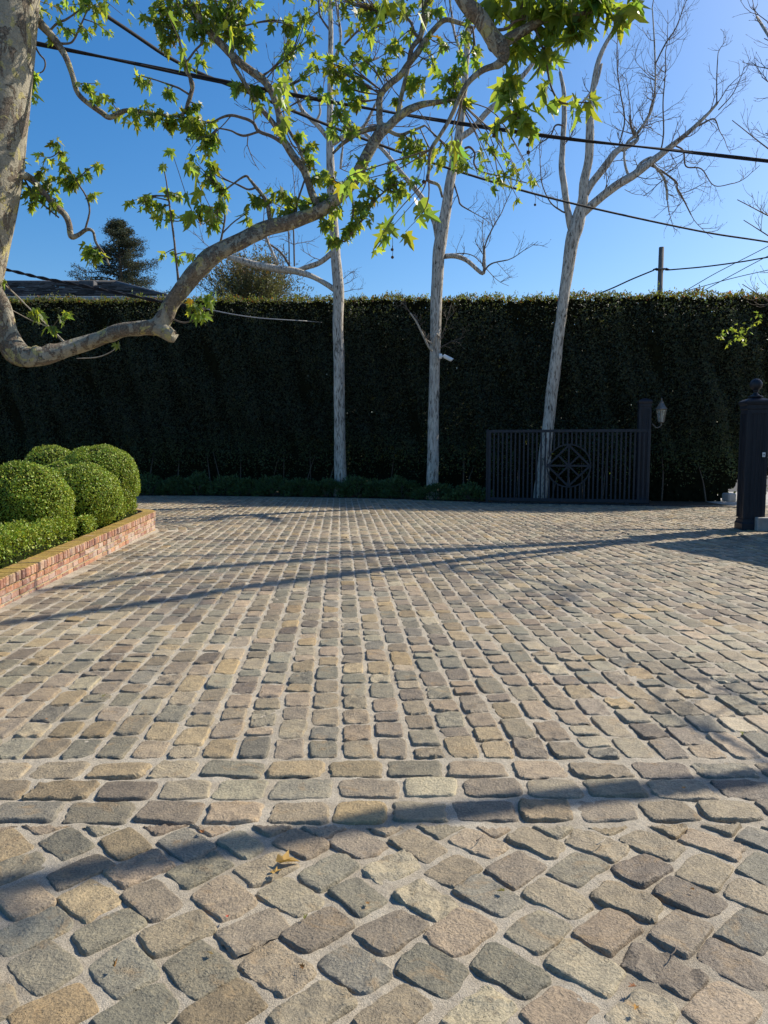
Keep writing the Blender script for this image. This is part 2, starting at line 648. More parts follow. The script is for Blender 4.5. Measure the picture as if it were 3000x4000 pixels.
PAL = [((.34, .265, .215), 3), ((.30, .255, .20), 5), ((.25, .25, .215), 4), ((.22, .235, .215), 3), ((.265, .225, .205), 4), ((.36, .275, .165), 2.6),
       ((.34, .255, .205), 2.2), ((.19, .20, .205), 1.3), ((.35, .32, .26), 2.5), ((.20, .17, .165), 1.2), ((.42, .29, .13), .7)]
PW = np.array([p[1] for p in PAL])
PW = PW / PW.sum()
PC = np.array([p[0] for p in PAL])


def stones(L, av, bv, wob):
    """L: rows cx, cy, half length, half width, angle -> verts, quads, tints; every stone has its own outline and dome"""
    L = np.array(L)
    n = len(L)
    A, B = np.meshgrid(av, bv, indexing='ij')
    A, B = A[None], B[None]
    r = lambda a, b: RNG.uniform(a, b, n)[:, None, None]
    hl, hw = L[:, 2][:, None, None], L[:, 3][:, None, None]
    k = r(.02, .13)
    x = hl * A * np.sqrt(1 - k * B ** 2)
    y = hw * B * np.sqrt(1 - k * A ** 2)
    x = x * (1 + wob * (np.sin(r(1.2, 3) * B + r(0, 6.3)) + .5 * np.sin(r(4, 8) * B + r(0, 6.3)))) + hl * r(-.06, .06) * B
    y = y * (1 + wob * (np.sin(r(1.2, 3) * A + r(0, 6.3)) + .5 * np.sin(r(4, 8) * A + r(0, 6.3)))) + hw * r(-.07, .07) * A
    e = (np.abs(A) ** 9 + np.abs(B) ** 9) ** (1 / 9)
    e = e + r(.0, .035) * (np.sin(r(5, 11) * A + r(0, 6)) + np.sin(r(5, 11) * B + r(0, 6))) * (e > .5) * (r(0, 1) < .7)
    t = np.clip((e - .87) / (1.03 - .87), 0, 1)
    drop = .034 * t ** 2.2
    amp = np.where(r(0, 1) < .28, r(.003, .006), r(.0008, .0024))
    nz = np.sin(x * r(30, 60) + r(0, 6)) * np.cos(y * r(30, 60) + r(0, 6)) + .6 * np.sin(x * r(70, 120) + y * r(50, 90) + r(0, 6)) + .35 * np.sin(x * 190 - y * 170 + r(0, 6))
    z = r(.006, .012) + r(-.005, .005) * A + r(-.005, .005) * B + r(-.002, .001) * (1 - (A ** 2 + B ** 2) / 2) + amp * nz - drop
    c, s = np.cos(L[:, 4])[:, None, None], np.sin(L[:, 4])[:, None, None]
    X = L[:, 0][:, None, None] + x * c - y * s
    Yv = L[:, 1][:, None, None] + x * s + y * c
    V = np.stack([X, Yv, z + 0 * X], -1)
    na, nb = len(av), len(bv)
    i, j = np.meshgrid(np.arange(na - 1), np.arange(nb - 1), indexing='ij')
    q = np.stack([i * nb + j, (i + 1) * nb + j, (i + 1) * nb + j + 1, i * nb + j + 1], -1).reshape(-1, 4)
    Fq = (np.arange(n)[:, None, None] * (na * nb) + q[None]).reshape(-1, 4)
    col = PC[RNG.choice(len(PC), n, p=PW)] * RNG.uniform(.78, 1.22, (n, 1)) * (1 + RNG.normal(0, .012, (n, 3)))
    col = col * .47 + .53 * (col @ np.array([.3, .5, .2]))[:, None] * np.array([1.11, 1.0, .78])
    col = col * np.array([.95, .91, .80]) * (1 + RNG.normal(0, .05, (n, 1)))
    return V.reshape(n, -1, 3), Fq, np.repeat(np.clip(col, .03, .6), na * nb, 0)


def build_driveway():
    th = math.atan(.061)                     # the courses run a little to the left of straight ahead
    cs, sn = math.cos(th), math.sin(th)
    near, mid, far, edge, diag = [], [], [], [], []
    W = .172
    for i in range(-95, 130):
        s = (i + .5) * W
        t = 3.40 * cs - s * sn * 0 + RNG.uniform(0, .02)
        s0 = s
        t = (3.40 - s0 * sn) / cs + .012
        while t < 26:
            ln = RNG.choice([RNG.uniform(.12, .17), RNG.uniform(.19, .27), RNG.uniform(.25, .33)], p=[.16, .56, .28])
            tc = t + ln / 2
            x, y = s * cs - tc * sn, s * sn + tc * cs
            t += ln
            if y > bound_y(x) - .08 or x < -16 or x > 22:
                continue
            if y < WALL_B[1] and x < wall_x(y) + .07:
                continue
            if y >= WALL_B[1] and np.hypot(x - ARC_C[0], y - ARC_C[1]) < ARC_R + 4 * W + .06:
                continue
            if y >= WALL_B[1] and x < ARC_C[0] and y < ARC_C[1] + ARC_R + .1:
                continue
            if abs(x) > .60 * y + 2.2:
                continue
            row = (x, y, ln / 2 - .003 - RNG.uniform(0, .005), W / 2 - .006 - RNG.uniform(0, .008), th + PI / 2 + RNG.normal(0, .025))
            (near if y < 5.2 else mid if y < 9.5 else far).append(row)
    for k in range(4):                       # curved courses round the end of the planter
        rad = ARC_R + .05 + (k + .5) * W
        a = math.atan2(WDIR[1], WDIR[0]) - PI / 2 + RNG.uniform(0, .1)
        while a < 2.9:
            ln = RNG.uniform(.17, .28)
            a += ln / rad / 2
            mid.append((ARC_C[0] + rad * math.cos(a), ARC_C[1] + rad * math.sin(a), ln / 2 - .007, W / 2 - .007, a + PI / 2))
            a += ln / rad / 2
    for k in range(3):                       # three border courses laid across
        y = 2.80 + (k + .5) * .197
        x = -5 + RNG.uniform(0, .2)
        while x < 6:
            ln = RNG.uniform(.235, .31)
            yy = y + .012 * math.sin(x * 1.7 + k)
            edge.append((x + ln / 2, yy + RNG.normal(0, .004), ln / 2 - .004 - RNG.uniform(0, .007), .0985 - .006 - RNG.uniform(0, .008), RNG.normal(0, .02)))
            x += ln
    # herringbone in front: rows leaning one way and the other by turns
    wd, lg = .158, .235
    pit = wd * math.sqrt(2)
    for k in range(-3, 26):
        yy = 2.483 - (k - 1) * lg / math.sqrt(2)
        sgn = 1 if k % 2 else -1
        x = -.759 + (0 if sgn < 0 else pit / 2) - 16 * pit
        while x < 3.6:
            x += pit
            if yy > 2.86 or yy < -1.2 or x < wall_x(yy) + .12:
                continue
            an = sgn * PI / 4 * .96 + RNG.normal(0, .05)
            diag.append((x + RNG.normal(0, .007), yy + RNG.normal(0, .007), lg / 2 - .002 - abs(RNG.normal(0, .008)), wd / 2 + .001 - abs(RNG.normal(0, .006)), an))
    hi = np.array([-1, -.975, -.945, -.91, -.86, -.74, -.55, -.3, -.1, .1, .3, .55, .74, .86, .91, .945, .975, 1])
    md = np.array([-1, -.955, -.90, -.7, -.3, .3, .7, .90, .955, 1])
    lo = np.array([-1, -.92, -.6, 0, .6, .92, 1])
    VV, FF, TT, MI, off = [], [], [], [], 0
    for rows, g, clampy in ((diag, hi, 2.79), (edge, hi, None), (near, hi, None), (mid, md, None), (far, lo, None)):
        V, Fq, T = stones(rows, g, g, .035 if g is hi else .025)
        if clampy:
            lim = clampy - RNG.uniform(0, .02, (len(V), 1)) + .004 * np.sin(V[..., 0] * 55)
            cut = V[..., 1] > lim
            V[..., 2] = np.where(cut, np.minimum(V[..., 2], -.012), V[..., 2])
            V[..., 1] = np.minimum(V[..., 1], lim)
        V = V.reshape(-1, 3)
        VV.append(V)
        FF.append(Fq + off)
        TT.append(T)
        MI.append(np.zeros(len(Fq)))
        off += len(V)
    # mortar bed: fine and uneven near the camera, plain further off
    xs = np.arange(-2.9, 2.91, .024)
    ys = np.arange(1.0, 5.41, .024)
    X, Y = np.meshgrid(xs, ys, indexing='ij')
    Z = np.zeros_like(X)
    for f, a in ((9, .0022), (23, .0026), (47, .0020), (90, .0014)):
        for _ in range(3):
            k = RNG.uniform(0, 2 * PI)
            Z += a * np.sin(f * (X * math.cos(k) + Y * math.sin(k)) + RNG.uniform(0, 6)) * np.sin(f * .7 * (Y * math.cos(k) - X * math.sin(k)) + RNG.uniform(0, 6))
    Z = Z * .62 - .0025
    bx = np.minimum(np.minimum(X - xs[0], xs[-1] - X), np.minimum(Y - ys[0], ys[-1] - Y))
    Z *= np.clip(bx / .3, 0, 1)
    V = np.stack([X, Y, Z], -1).reshape(-1, 3)
    na, nb = X.shape
    i, j = np.meshgrid(np.arange(na - 1), np.arange(nb - 1), indexing='ij')
    q = np.stack([i * nb + j, (i + 1) * nb + j, (i + 1) * nb + j + 1, i * nb + j + 1], -1).reshape(-1, 4)
    VV.append(V); FF.append(q + off); TT.append(np.ones((len(V), 3))); MI.append(np.ones(len(q))); off += len(V)
    rim = [(-3.2, -3), (xs[-1], -3), (xs[-1], ys[0]), (xs[0], ys[0])]
    x0, x1, y0, y1 = xs[0], xs[-1], ys[0], ys[-1]
    for a, b, c, d in ((-16, 24, -3, y0), (-16, x0, y0, y1), (x1, 24, y0, y1)):
        V = np.array([(a, c, 0), (b, c, 0), (b, d, 0), (a, d, 0)], float)
        VV.append(V); FF.append(np.array([[0, 1, 2, 3]]) + off); TT.append(np.ones((4, 3))); MI.append([1]); off += 4
    bx_ = [b for b in BOUND if b[0] < 24] + [(24, 19.0)]
    for (xa, ya), (xb, yb) in zip(bx_[:-1], bx_[1:]):
        V = np.array([(xa, y1, 0), (xb, y1, 0), (xb, yb, 0), (xa, ya, 0)], float)
        VV.append(V); FF.append(np.array([[0, 1, 2, 3]]) + off); TT.append(np.ones((4, 3))); MI.append([1]); off += 4
    o = mesh_np('cobblestone_driveway', np.concatenate(VV), FF, ['stone', 'mortar'], np.concatenate(TT), np.concatenate(MI), True)
    o.data.set_sharp_from_angle(angle=math.radians(24))
    tag(o, 'cobblestone driveway of mixed grey, brown and ochre setts in pale mortar', 'paving', None, 'structure')


build_driveway()

mb = MB()
mb.add([(-600, -300, -.12), (600, -300, -.12), (600, 1500, -.12), (-600, 1500, -.12)], [(0, 1, 2, 3)])
tag(mb.build('ground', 'earth'), 'bare earth ground around the driveway', 'ground', None, 'structure')
mb = MB()
bp = [b for b in BOUND if b[0] < 11]
mb.add([(x, y - .02, -.004) for x, y in bp] + [(bp[-1][0], 27, -.004), (bp[0][0], 27, -.004)], [tuple(range(len(bp) + 2))])
tag(mb.build('bed', 'soil'), 'dark soil strip along the foot of the hedge', 'soil', None, 'structure')
mb = MB()
mb.add([(9.0, 19.0, .004), (40, 19.0, .004), (40, 31, .004), (9.0, 31, .004)], [(0, 1, 2, 3)])
tag(mb.build('pavement', 'concrete'), 'pale concrete pavement beyond the gate opening', 'pavement', None, 'structure')
mb = MB()
mb.add([(11.2, 25, .008), (40, 25, .008), (40, 60, .008), (11.2, 60, .008)], [(0, 1, 2, 3)])
tag(mb.build('road', 'asphalt'), 'asphalt street past the gate', 'road', None, 'structure')


# ------------------------------------------------------------------ planter
def build_planter():
    root = empty('brick_wall', (float(WALL_B[0]), float(WALL_B[1]), 0))
    tag(root, 'low curved red brick planter wall with mossy brick-on-edge coping', 'brick wall')
    # centre line of the outer face: straight run, arc at the far end, then off to the left
    pts = [WALL_A + WDIR * d for d in np.arange(-2.0, np.linalg.norm(WALL_B - WALL_A), .05)]
    a0 = math.atan2(WDIR[1], WDIR[0]) - PI / 2
    for a in np.arange(a0, a0 + math.radians(105), .05 / ARC_R):
        pts.append(ARC_C + ARC_R * np.array([math.cos(a), math.sin(a)]))
    e = pts[-1]
    ed = pts[-1] - pts[-2]
    ed /= np.linalg.norm(ed)
    pts += [e + ed * d for d in np.arange(.05, 6, .05)]
    pts = np.array(pts)
    acc = np.concatenate([[0], np.cumsum(np.linalg.norm(np.diff(pts, axis=0), axis=1))])
    tot = acc[-1]

    def loc(s):
        p = np.array([np.interp(s, acc, pts[:, 0]), np.interp(s, acc, pts[:, 1])])
        q = np.array([np.interp(s + .03, acc, pts[:, 0]), np.interp(s + .03, acc, pts[:, 1])])
        r = np.array([np.interp(s - .03, acc, pts[:, 0]), np.interp(s - .03, acc, pts[:, 1])])
        d = (q - r) / np.linalg.norm(q - r)
        return p, d, np.array([-d[1], d[0]])       # third: towards the inside

    def zoff(s):
        return np.interp(s, [2, 5.5, 12.4, 30], [-.062, -.055, .015, .015])

    reds = np.array([(.36, .18, .11), (.31, .15, .10), (.40, .225, .14), (.25, .13, .10), (.41, .27, .185), (.34, .20, .15)])
    c = MB()
    for k in range(4):
        s = -.11 * (k % 2)
        while s < tot - .2:
            L = .2 + RNG.uniform(-.012, .012)
            p, d, nn = loc(s + L / 2)
            col = reds[RNG.integers(len(reds))] * RNG.uniform(.8, 1.2)
            far = np.interp(s, [7.5, 11], [0, 1])
            if RNG.random() < .08 + .5 * far:
                col = col * .45 + np.array([.40, .33, .29]) * .6
            c.tint = tuple(col)
            z = zoff(s) + .035 + k * .075 - .07
            q = p + nn * (.052 + RNG.normal(0, .003))
            c.box((q[0], q[1], z), (L - .012, .1, .063), math.atan2(d[1], d[0]) + RNG.normal(0, .012), .006)
            s += L
    c.build('brick_courses', 'brick', root, tint=True)
    # mortar core behind the brick faces
    m = MB()
    vs, fs = [], []
    ss = np.arange(0, tot, .12)
    for s in ss:
        p, d, nn = loc(s)
        for w_, z in ((.012, -.1), (.012, .232), (.21, .232), (.21, -.1)):
            q = p + nn * w_
            vs.append((q[0], q[1], z + zoff(s)))
    for i in range(len(ss) - 1):
        for j in range(4):
            a, b = i * 4 + j, i * 4 + (j + 1) % 4
            fs.append((a, b, b + 4, a + 4))
    m.add(vs, fs)
    m.build('mortar_core', 'mortar', root)
    cp = MB()
    s = 0
    while s < tot - .1:
        L = .074 + RNG.uniform(-.005, .006)
        p, d, nn = loc(s + L / 2)
        col = reds[RNG.integers(len(reds))] * RNG.uniform(.75, 1.15)
        cp.tint = tuple(col)
        q = p + nn * (.105 + RNG.normal(0, .004))
        cp.box((q[0], q[1], zoff(s) + .282 + RNG.normal(0, .002)), (L - .007, .236, .098), math.atan2(d[1], d[0]) + RNG.normal(0, .02), .009)
        s += L
    cp.build('coping', 'brick', root, tint=True)
    # soil inside
    sb = MB()
    inner = []
    for s in np.arange(0, tot, .25):
        p, d, nn = loc(s)
        q = p + nn * .19
        inner.append((q[0], q[1], .235 + zoff(s)))
    sb.add(inner + [(inner[-1][0], 0.8, .2)], [tuple(range(len(inner) + 1))])
    tag(sb.build('planter_soil', 'soil'), 'dark soil inside the brick planter', 'soil', None, 'structure')


build_planter()


def ball(cx, cy, cz, rx, rz, n, label, name='boxwood_ball'):
    root = empty(name, (cx, cy, max(.2, cz - rz)))
    tag(root, label, 'shrub', 'clipped boxwood balls in the brick planter')
    d = rot_rand(n)
    bumps = np.zeros(n)
    for _ in range(7):
        k = rot_rand(1)[0]
        bumps += .022 * np.sin((d @ k) * RNG.uniform(5, 14) + RNG.uniform(0, 6))
    rad = 1 + bumps * .8 + RNG.normal(0, .012, n) - .09 * RNG.random(n) ** 2
    sq = 1 / (np.abs(d) ** 2.12).sum(1) ** (1 / 2.12)
    P = d * (rad * sq)[:, None] * np.array([rx, rx, rz]) + np.array([cx, cy, cz])
    k = P[:, 2] > .26
    P, d = P[k], d[k]
    n = len(P)
    A = unit(d * .55 + rot_rand(n) + np.array([0, 0, .35]))
    Nn = unit(d + rot_rand(n) * .65)
    t = greens(n, .45, 1.45, .16)
    V, Fq, T = cards(P - A * .015, A, Nn, RNG.uniform(.019, .034, n), t, .64)
    mesh_np('foliage', V, [Fq], ['leaf_box'], T, None, False, root)
    c = MB()
    prof = [(max(.01, .93 * rx * math.cos(a)), .93 * rz * math.sin(a)) for a in np.linspace(-PI / 2, PI / 2, 17)]
    prof = [(r, z) for r, z in prof if cz + z > .2]
    c.lathe((cx, cy, cz), prof, 28)
    c.build('branch_core', 'core_box', root, True)
    return root


ball(-4.70, 9.5, .80, .58,   .51, 32000, 'big clipped boxwood ball at the left edge, behind the low box hedge')
ball(-4.55, 11.0, .75, .55, .51, 28000, 'clipped boxwood ball in the middle of the planter front, between two larger balls')
ball(-4.80, 12.35, .95, .64, .59, 30000, 'tallest clipped boxwood ball at the far rounded end of the planter')
ball(-6.00, 13.2, 1.02, .50, .52, 12000, 'clipped boxwood ball furthest back, half hidden behind the others')
ball(-5.25, 11.9, .80, .48, .49, 11000, 'clipped boxwood ball mostly hidden, only its top showing between three others')


def low_hedge(p0, p1, wid, z0, z1, n, label, name='low_box_hedge'):
    p0, p1 = np.array(p0), np.array(p1)
    d = p1 - p0
    L = np.linalg.norm(d)
    d = d / L
    nn = np.array([-d[1], d[0]])
    root = empty(name, (float((p0 + p1)[0] / 2), float((p0 + p1)[1] / 2), z0))
    tag(root, label, 'hedge', 'low box hedges along the brick coping')
    # points on a rounded box surface
    u = RNG.uniform(-.02, 1.02, n) * L
    th = RNG.uniform(0, PI, n)
    ex = np.sign(np.cos(th)) * np.abs(np.cos(th)) ** .35
    ez = np.abs(np.sin(th)) ** .35
    q = RNG.random(n) < .12
    k2 = RNG.uniform(0, 1, n)
    ex = np.where(q, ex * k2, ex)
    ez = np.where(q, ez * RNG.uniform(0, 1, n), ez)
    u = np.where(q, np.where(RNG.random(n) < .5, 0, L), u)
    j = RNG.normal(0, .018, n)
    wv = 1 + .05 * np.sin(u * 7 + 1) + .04 * np.sin(u * 15)
    xy = p0 + d * u[:, None] + nn * (ex * (wid / 2 * wv + j))[:, None]
    z = z0 + ez * ((z1 - z0) * (1 + .03 * np.sin(u * 9)) + j)
    P = np.column_stack([xy, z])
    out = np.column_stack([nn[None] * ex[:, None], ez])
    out = unit(np.column_stack([nn[0] * ex, nn[1] * ex, ez * .8]))
    A = unit(out * .5 + rot_rand(n) + np.array([0, 0, .35]))
    V, Fq, T = cards(P, A, unit(out + rot_rand(n) * .9), RNG.uniform(.024, .044, n), greens(n, .5, 1.35, .16), .6)
    mesh_np('foliage', V, [Fq], ['leaf_box'], T, None, False, root)
    c = MB()
    m = (p0 + p1) / 2
    c.box((m[0], m[1], (z0 + z1) / 2 - .02), (L * .96, wid * .88, (z1 - z0) * .92), math.atan2(d[1], d[0]), .04)
    c.build('branch_core', 'core_box', root)


low_hedge((-3.92, 4.6), (-4.40, 9.75), .42, .20, .58, 21000, 'low clipped box hedge on the left, directly behind the brick coping')
low_hedge((-4.34, 10.1), (-4.46, 11.2), .34, .22, .50, 4200, 'short piece of low box hedge under the middle boxwood ball')
low_hedge((-4.50, 11.8), (-4.58, 12.9), .34, .24, .62, 4200, 'short piece of low box hedge below the tallest boxwood ball')


# ------------------------------------------------------------------ the tall hedge
HF = [(-20, 24.6), (-15, 24.4), (-4, 24.3), (0, 23.5), (3, 22.0), (6.6, 20.7), (8.9, 20.2), (11.5, 20.0)]
HTOP = [(0, 1172), (700, 1170), (1300, 1170), (1500, 1164), (2000, 1165), (2500, 1150), (3000, 1150)]


def hedge_y(x):
    return np.interp(x, [h[0] for h in HF], [h[1] for h in HF])


def hedge_top(x):
    y = hedge_y(x)
    px = 1500 + F * x / y
    py = np.interp(px, [h[0] for h in HTOP], [h[1] for h in HTOP])
    d = (2000 - py) / F
    return CAMZ + y * (-SP + d * CP) / (CP + d * SP)


def build_hedge():
    root = empty('tall_hedge', (-1, 24, 0))
    tag(root, 'tall dark green clipped hedge running across the whole back of the driveway', 'hedge')
    n = 250000
    x = RNG.uniform(-19.5, 11.2, n)
    zt = hedge_top(x)
    kind = RNG.random(n)
    f = np.sqrt(RNG.random(n)) * .25 + RNG.random(n) * .75
    z = f * zt
    depth = np.abs(RNG.normal(0, .14, n)) - .08
    relief = .10 * np.sin(x * 1.9) + .07 * np.sin(x * 4.3 + z * 1.7) + .06 * np.sin(z * 3.1 + x) + .05 * np.sin(x * 9 + 2 * z)
    y = hedge_y(x) + depth + relief * 1.5
    # the lowest metre thins out into bare stems
    keep = RNG.random(n) < np.clip((z - .05) / 1.3, .22, 1)
    top = kind < .12
    z = np.where(top, zt + RNG.normal(0, .045, n) + .04 * np.sin(x * 2.3 + 1) + .035 * np.sin(x * 6) + .03 * np.sin(x * 17), z)
    y = np.where(top, hedge_y(x) + RNG.uniform(-.05, 1.1, n), y)
    keep |= top
    # right-hand end: eaten away at the foot
    keep &= ~((x > 9.25) & (RNG.random(n) < .8) & (z < (x - 9.25) * 1.2) & (z < .7))
    x, y, z, top = x[keep], y[keep], z[keep], top[keep]
    n = len(x)
    P = np.column_stack([x, y, z])
    out = np.tile(np.array([0, -1.0, .25]), (n, 1))
    out[top] = (0, -.2, 1)
    A = unit(out * .35 + rot_rand(n) + np.array([0, 0, -.25]) + top[:, None] * np.array([0, 0, 1.0]))
    t = greens(n, .3, 1.9, .12)
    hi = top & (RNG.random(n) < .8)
    t[hi] *= np.array([2.4, 2.1, 1.0])  # sunlight along the hedge top put into the leaf tint
    red = top & (RNG.random(n) < .07)
    t[red] = np.array([6.0, 1.6, 1.2])
    S = RNG.uniform(.045, .092, n)
    low = np.clip((2.2 - z) / 1.2, 0, 1)[:, None]
    t = t * (1 + low * np.array([.35, .45, .0]))
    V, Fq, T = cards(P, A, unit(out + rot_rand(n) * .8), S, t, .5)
    # upright shoots along the clipped top
    m = 520
    sx = RNG.uniform(-19, 11, m)
    sz = hedge_top(sx)
    sy = hedge_y(sx) + RNG.uniform(0, .5, m)
    PP, AA = [], []
    for i in range(m):
        h = RNG.gamma(1.6, .055)
        for q in np.linspace(0, h, 2 + int(h / .035)):
            PP.append((sx[i] + RNG.normal(0, .012), sy[i], sz[i] + q))
            AA.append(unit(RNG.normal(size=3) + np.array([0, 0, 1.2])))
    PP, AA = np.array(PP), np.array(AA)
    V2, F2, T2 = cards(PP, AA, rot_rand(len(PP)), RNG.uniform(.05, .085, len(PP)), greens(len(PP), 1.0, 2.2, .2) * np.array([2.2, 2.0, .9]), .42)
    # leaves on the far side too
    n3 = 16000
    x3 = RNG.uniform(-19.5, 11.2, n3)
    P3 = np.column_stack([x3, hedge_y(x3) + 1.15 + RNG.normal(0, .12, n3), RNG.random(n3) * hedge_top(x3)])
    V3, F3, T3 = cards(P3, rot_rand(n3), rot_rand(n3), RNG.uniform(.09, .16, n3), greens(n3, .5, 1.4, .1), .55)
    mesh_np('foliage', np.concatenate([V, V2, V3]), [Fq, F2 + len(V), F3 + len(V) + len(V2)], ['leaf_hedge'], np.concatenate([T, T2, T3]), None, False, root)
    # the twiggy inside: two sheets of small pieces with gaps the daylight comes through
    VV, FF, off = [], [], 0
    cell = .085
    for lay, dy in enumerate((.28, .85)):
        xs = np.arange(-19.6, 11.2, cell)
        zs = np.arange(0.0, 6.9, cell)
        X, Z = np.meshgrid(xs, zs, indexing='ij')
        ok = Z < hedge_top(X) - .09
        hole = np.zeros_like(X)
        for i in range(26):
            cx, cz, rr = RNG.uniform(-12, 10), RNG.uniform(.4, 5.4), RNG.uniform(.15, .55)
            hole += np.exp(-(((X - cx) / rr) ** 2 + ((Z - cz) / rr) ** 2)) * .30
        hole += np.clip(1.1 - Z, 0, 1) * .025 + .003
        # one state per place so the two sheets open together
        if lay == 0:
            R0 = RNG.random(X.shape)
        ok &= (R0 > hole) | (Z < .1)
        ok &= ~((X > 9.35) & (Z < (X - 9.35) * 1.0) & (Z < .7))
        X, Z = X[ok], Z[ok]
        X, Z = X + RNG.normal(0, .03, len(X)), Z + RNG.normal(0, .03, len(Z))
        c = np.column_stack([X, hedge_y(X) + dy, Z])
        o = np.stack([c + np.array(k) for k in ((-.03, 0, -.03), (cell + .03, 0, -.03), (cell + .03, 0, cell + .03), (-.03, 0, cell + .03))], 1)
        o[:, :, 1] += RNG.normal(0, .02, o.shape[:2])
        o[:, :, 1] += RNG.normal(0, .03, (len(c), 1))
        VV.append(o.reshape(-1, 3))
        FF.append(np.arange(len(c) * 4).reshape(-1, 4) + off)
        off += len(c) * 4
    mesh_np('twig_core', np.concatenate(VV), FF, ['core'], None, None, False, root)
    st = MB()
    for i in range(26):
        x = RNG.uniform(-9, 9.5)
        y = hedge_y(x) - .06 + RNG.uniform(0, .2)
        h = RNG.uniform(.8, 1.7)
        lean = RNG.normal(0, .16)
        st.tube(catmull([(x, y, 0), (x + lean * .4 * h, y, h * .5), (x + lean * h + RNG.normal(0, .03), y + .12, h)], 4), np.linspace(RNG.uniform(.012, .024), .008, 9), 6)
    st.build('stems', 'twig', root, True)


build_hedge()


def shrub(x, y, w_, h, n, label, group):
    root = empty('low_shrub', (x, y, 0))
    tag(root, label, 'shrub', group)
    d = rot_rand(n)
    d[:, 2] = np.abs(d[:, 2])
    rad = RNG.uniform(.55, 1.08, n) ** .5
    for _ in range(5):
        k = rot_rand(1)[0]
        rad += .06 * np.sin((d @ k) * RNG.uniform(4, 9) + RNG.uniform(0, 6))
    P = d * rad[:, None] * np.array([w_, .36, h]) + np.array([x, y, .02])
    A = unit(d * .8 + rot_rand(n) * .8 + np.array([0, 0, .2]))
    V, Fq, T = cards(P, A, unit(rot_rand(n) + np.array([0, 0, .9])), RNG.uniform(.07, .13, n), greens(n, .5, 1.6, .12), .36)
    mesh_np('foliage', V, [Fq], ['leaf_dark'], T, None, False, root)
    s = MB()
    for i in range(7):
        a = RNG.uniform(0, 2 * PI)
        s.tube(catmull([(x, y, 0), (x + .25 * w_ * math.cos(a), y + .1 * math.sin(a), h * .4), (x + .6 * w_ * math.cos(a), y + .22 * math.sin(a), h * .75)], 3), np.linspace(.012, .005, 7), 5)
    s.build('stems', 'twig', root, True)


for i, x in enumerate(np.linspace(-7.6, 2.35, 13)):
    xx = x + RNG.normal(0, .08)
    yb = bound_y(xx) + .5
    shrub(xx, yb, RNG.uniform(.5, .66), RNG.uniform(.42, .66), 1500, 'low leafy dark green shrub growing at the foot of the tall hedge', 'low shrubs along the foot of the hedge')


# ------------------------------------------------------------------ trees by the hedge
def limb_mesh(name, pts, Y, mat, root, n=9, wob=.08):
    P, R = path_px(pts, Y)
    mb = MB()
    mb.tube(P, R, n, wob)
    return P, R, mb.build(name, mat, root, True)


def bare_tree(label, Y, trunk, limbs, twigs, seed, group=None):
    """trunk and limbs traced as 3-D centre lines at the tree's own distance, side twigs grown from them"""
    global RNG
    RNG = np.random.default_rng(seed)
    P, R = path_px(trunk, Y)
    g = P[0].copy()
    root = empty('slim_tree', (float(g[0]), float(g[1]), 0))
    tag(root, label, 'tree', group)
    m = MB()
    R = R * 1.0
    m.tube(P, R, 16, .05)
    m.build('trunk', 'bark_g', root, True)
    tw = MB()
    for pts, dens, ln in limbs:
        if pts[0][2] < 17:
            pts = [(q[0], q[1], max(3.5, q[2] * .72), *q[3:]) for q in pts]
        P2 = []
        off = RNG.normal(0, .25)
        P, R, _ = limb_mesh('limb', [(*q[:3], (q[3] if len(q) > 3 else Y + off * i / len(pts))) for i, q in enumerate(pts)], Y, 'bark_g' if pts[0][2] > 9.5 else 'twig_pale' if pts[0][1] > 1300 else 'twig', root)
        L = np.sum(np.linalg.norm(np.diff(P, axis=0), axis=1))
        cnt = int(L * dens * 1.45)
        for k in range(cnt):
            i = int(RNG.uniform(.18, .98) * (len(P) - 2)) + 1
            t = unit(P[i] - P[i - 1])
            side = unit(np.cross(t, RNG.normal(size=3)))
            twig_grow(tw, P[i], unit(t * .55 + side), ln * RNG.uniform(.5, 1.2), min(.015, R[i] * .5), 2, RNG.uniform(.1, .55), 6, 3)
        twig_grow(tw, P[-1], unit(P[-1] - P[-3]), ln * 1.2, min(.014, R[-1]), 2, .35, 6, 4)
    for (x, y, dx, dz, ln, r) in twigs:
        twig_grow(tw, at(x, y, Y - .1), (dx, -.15, dz), ln, r, 2, .15, 6, 4)
    tw.build('twigs', 'twig', root, True)
    return root


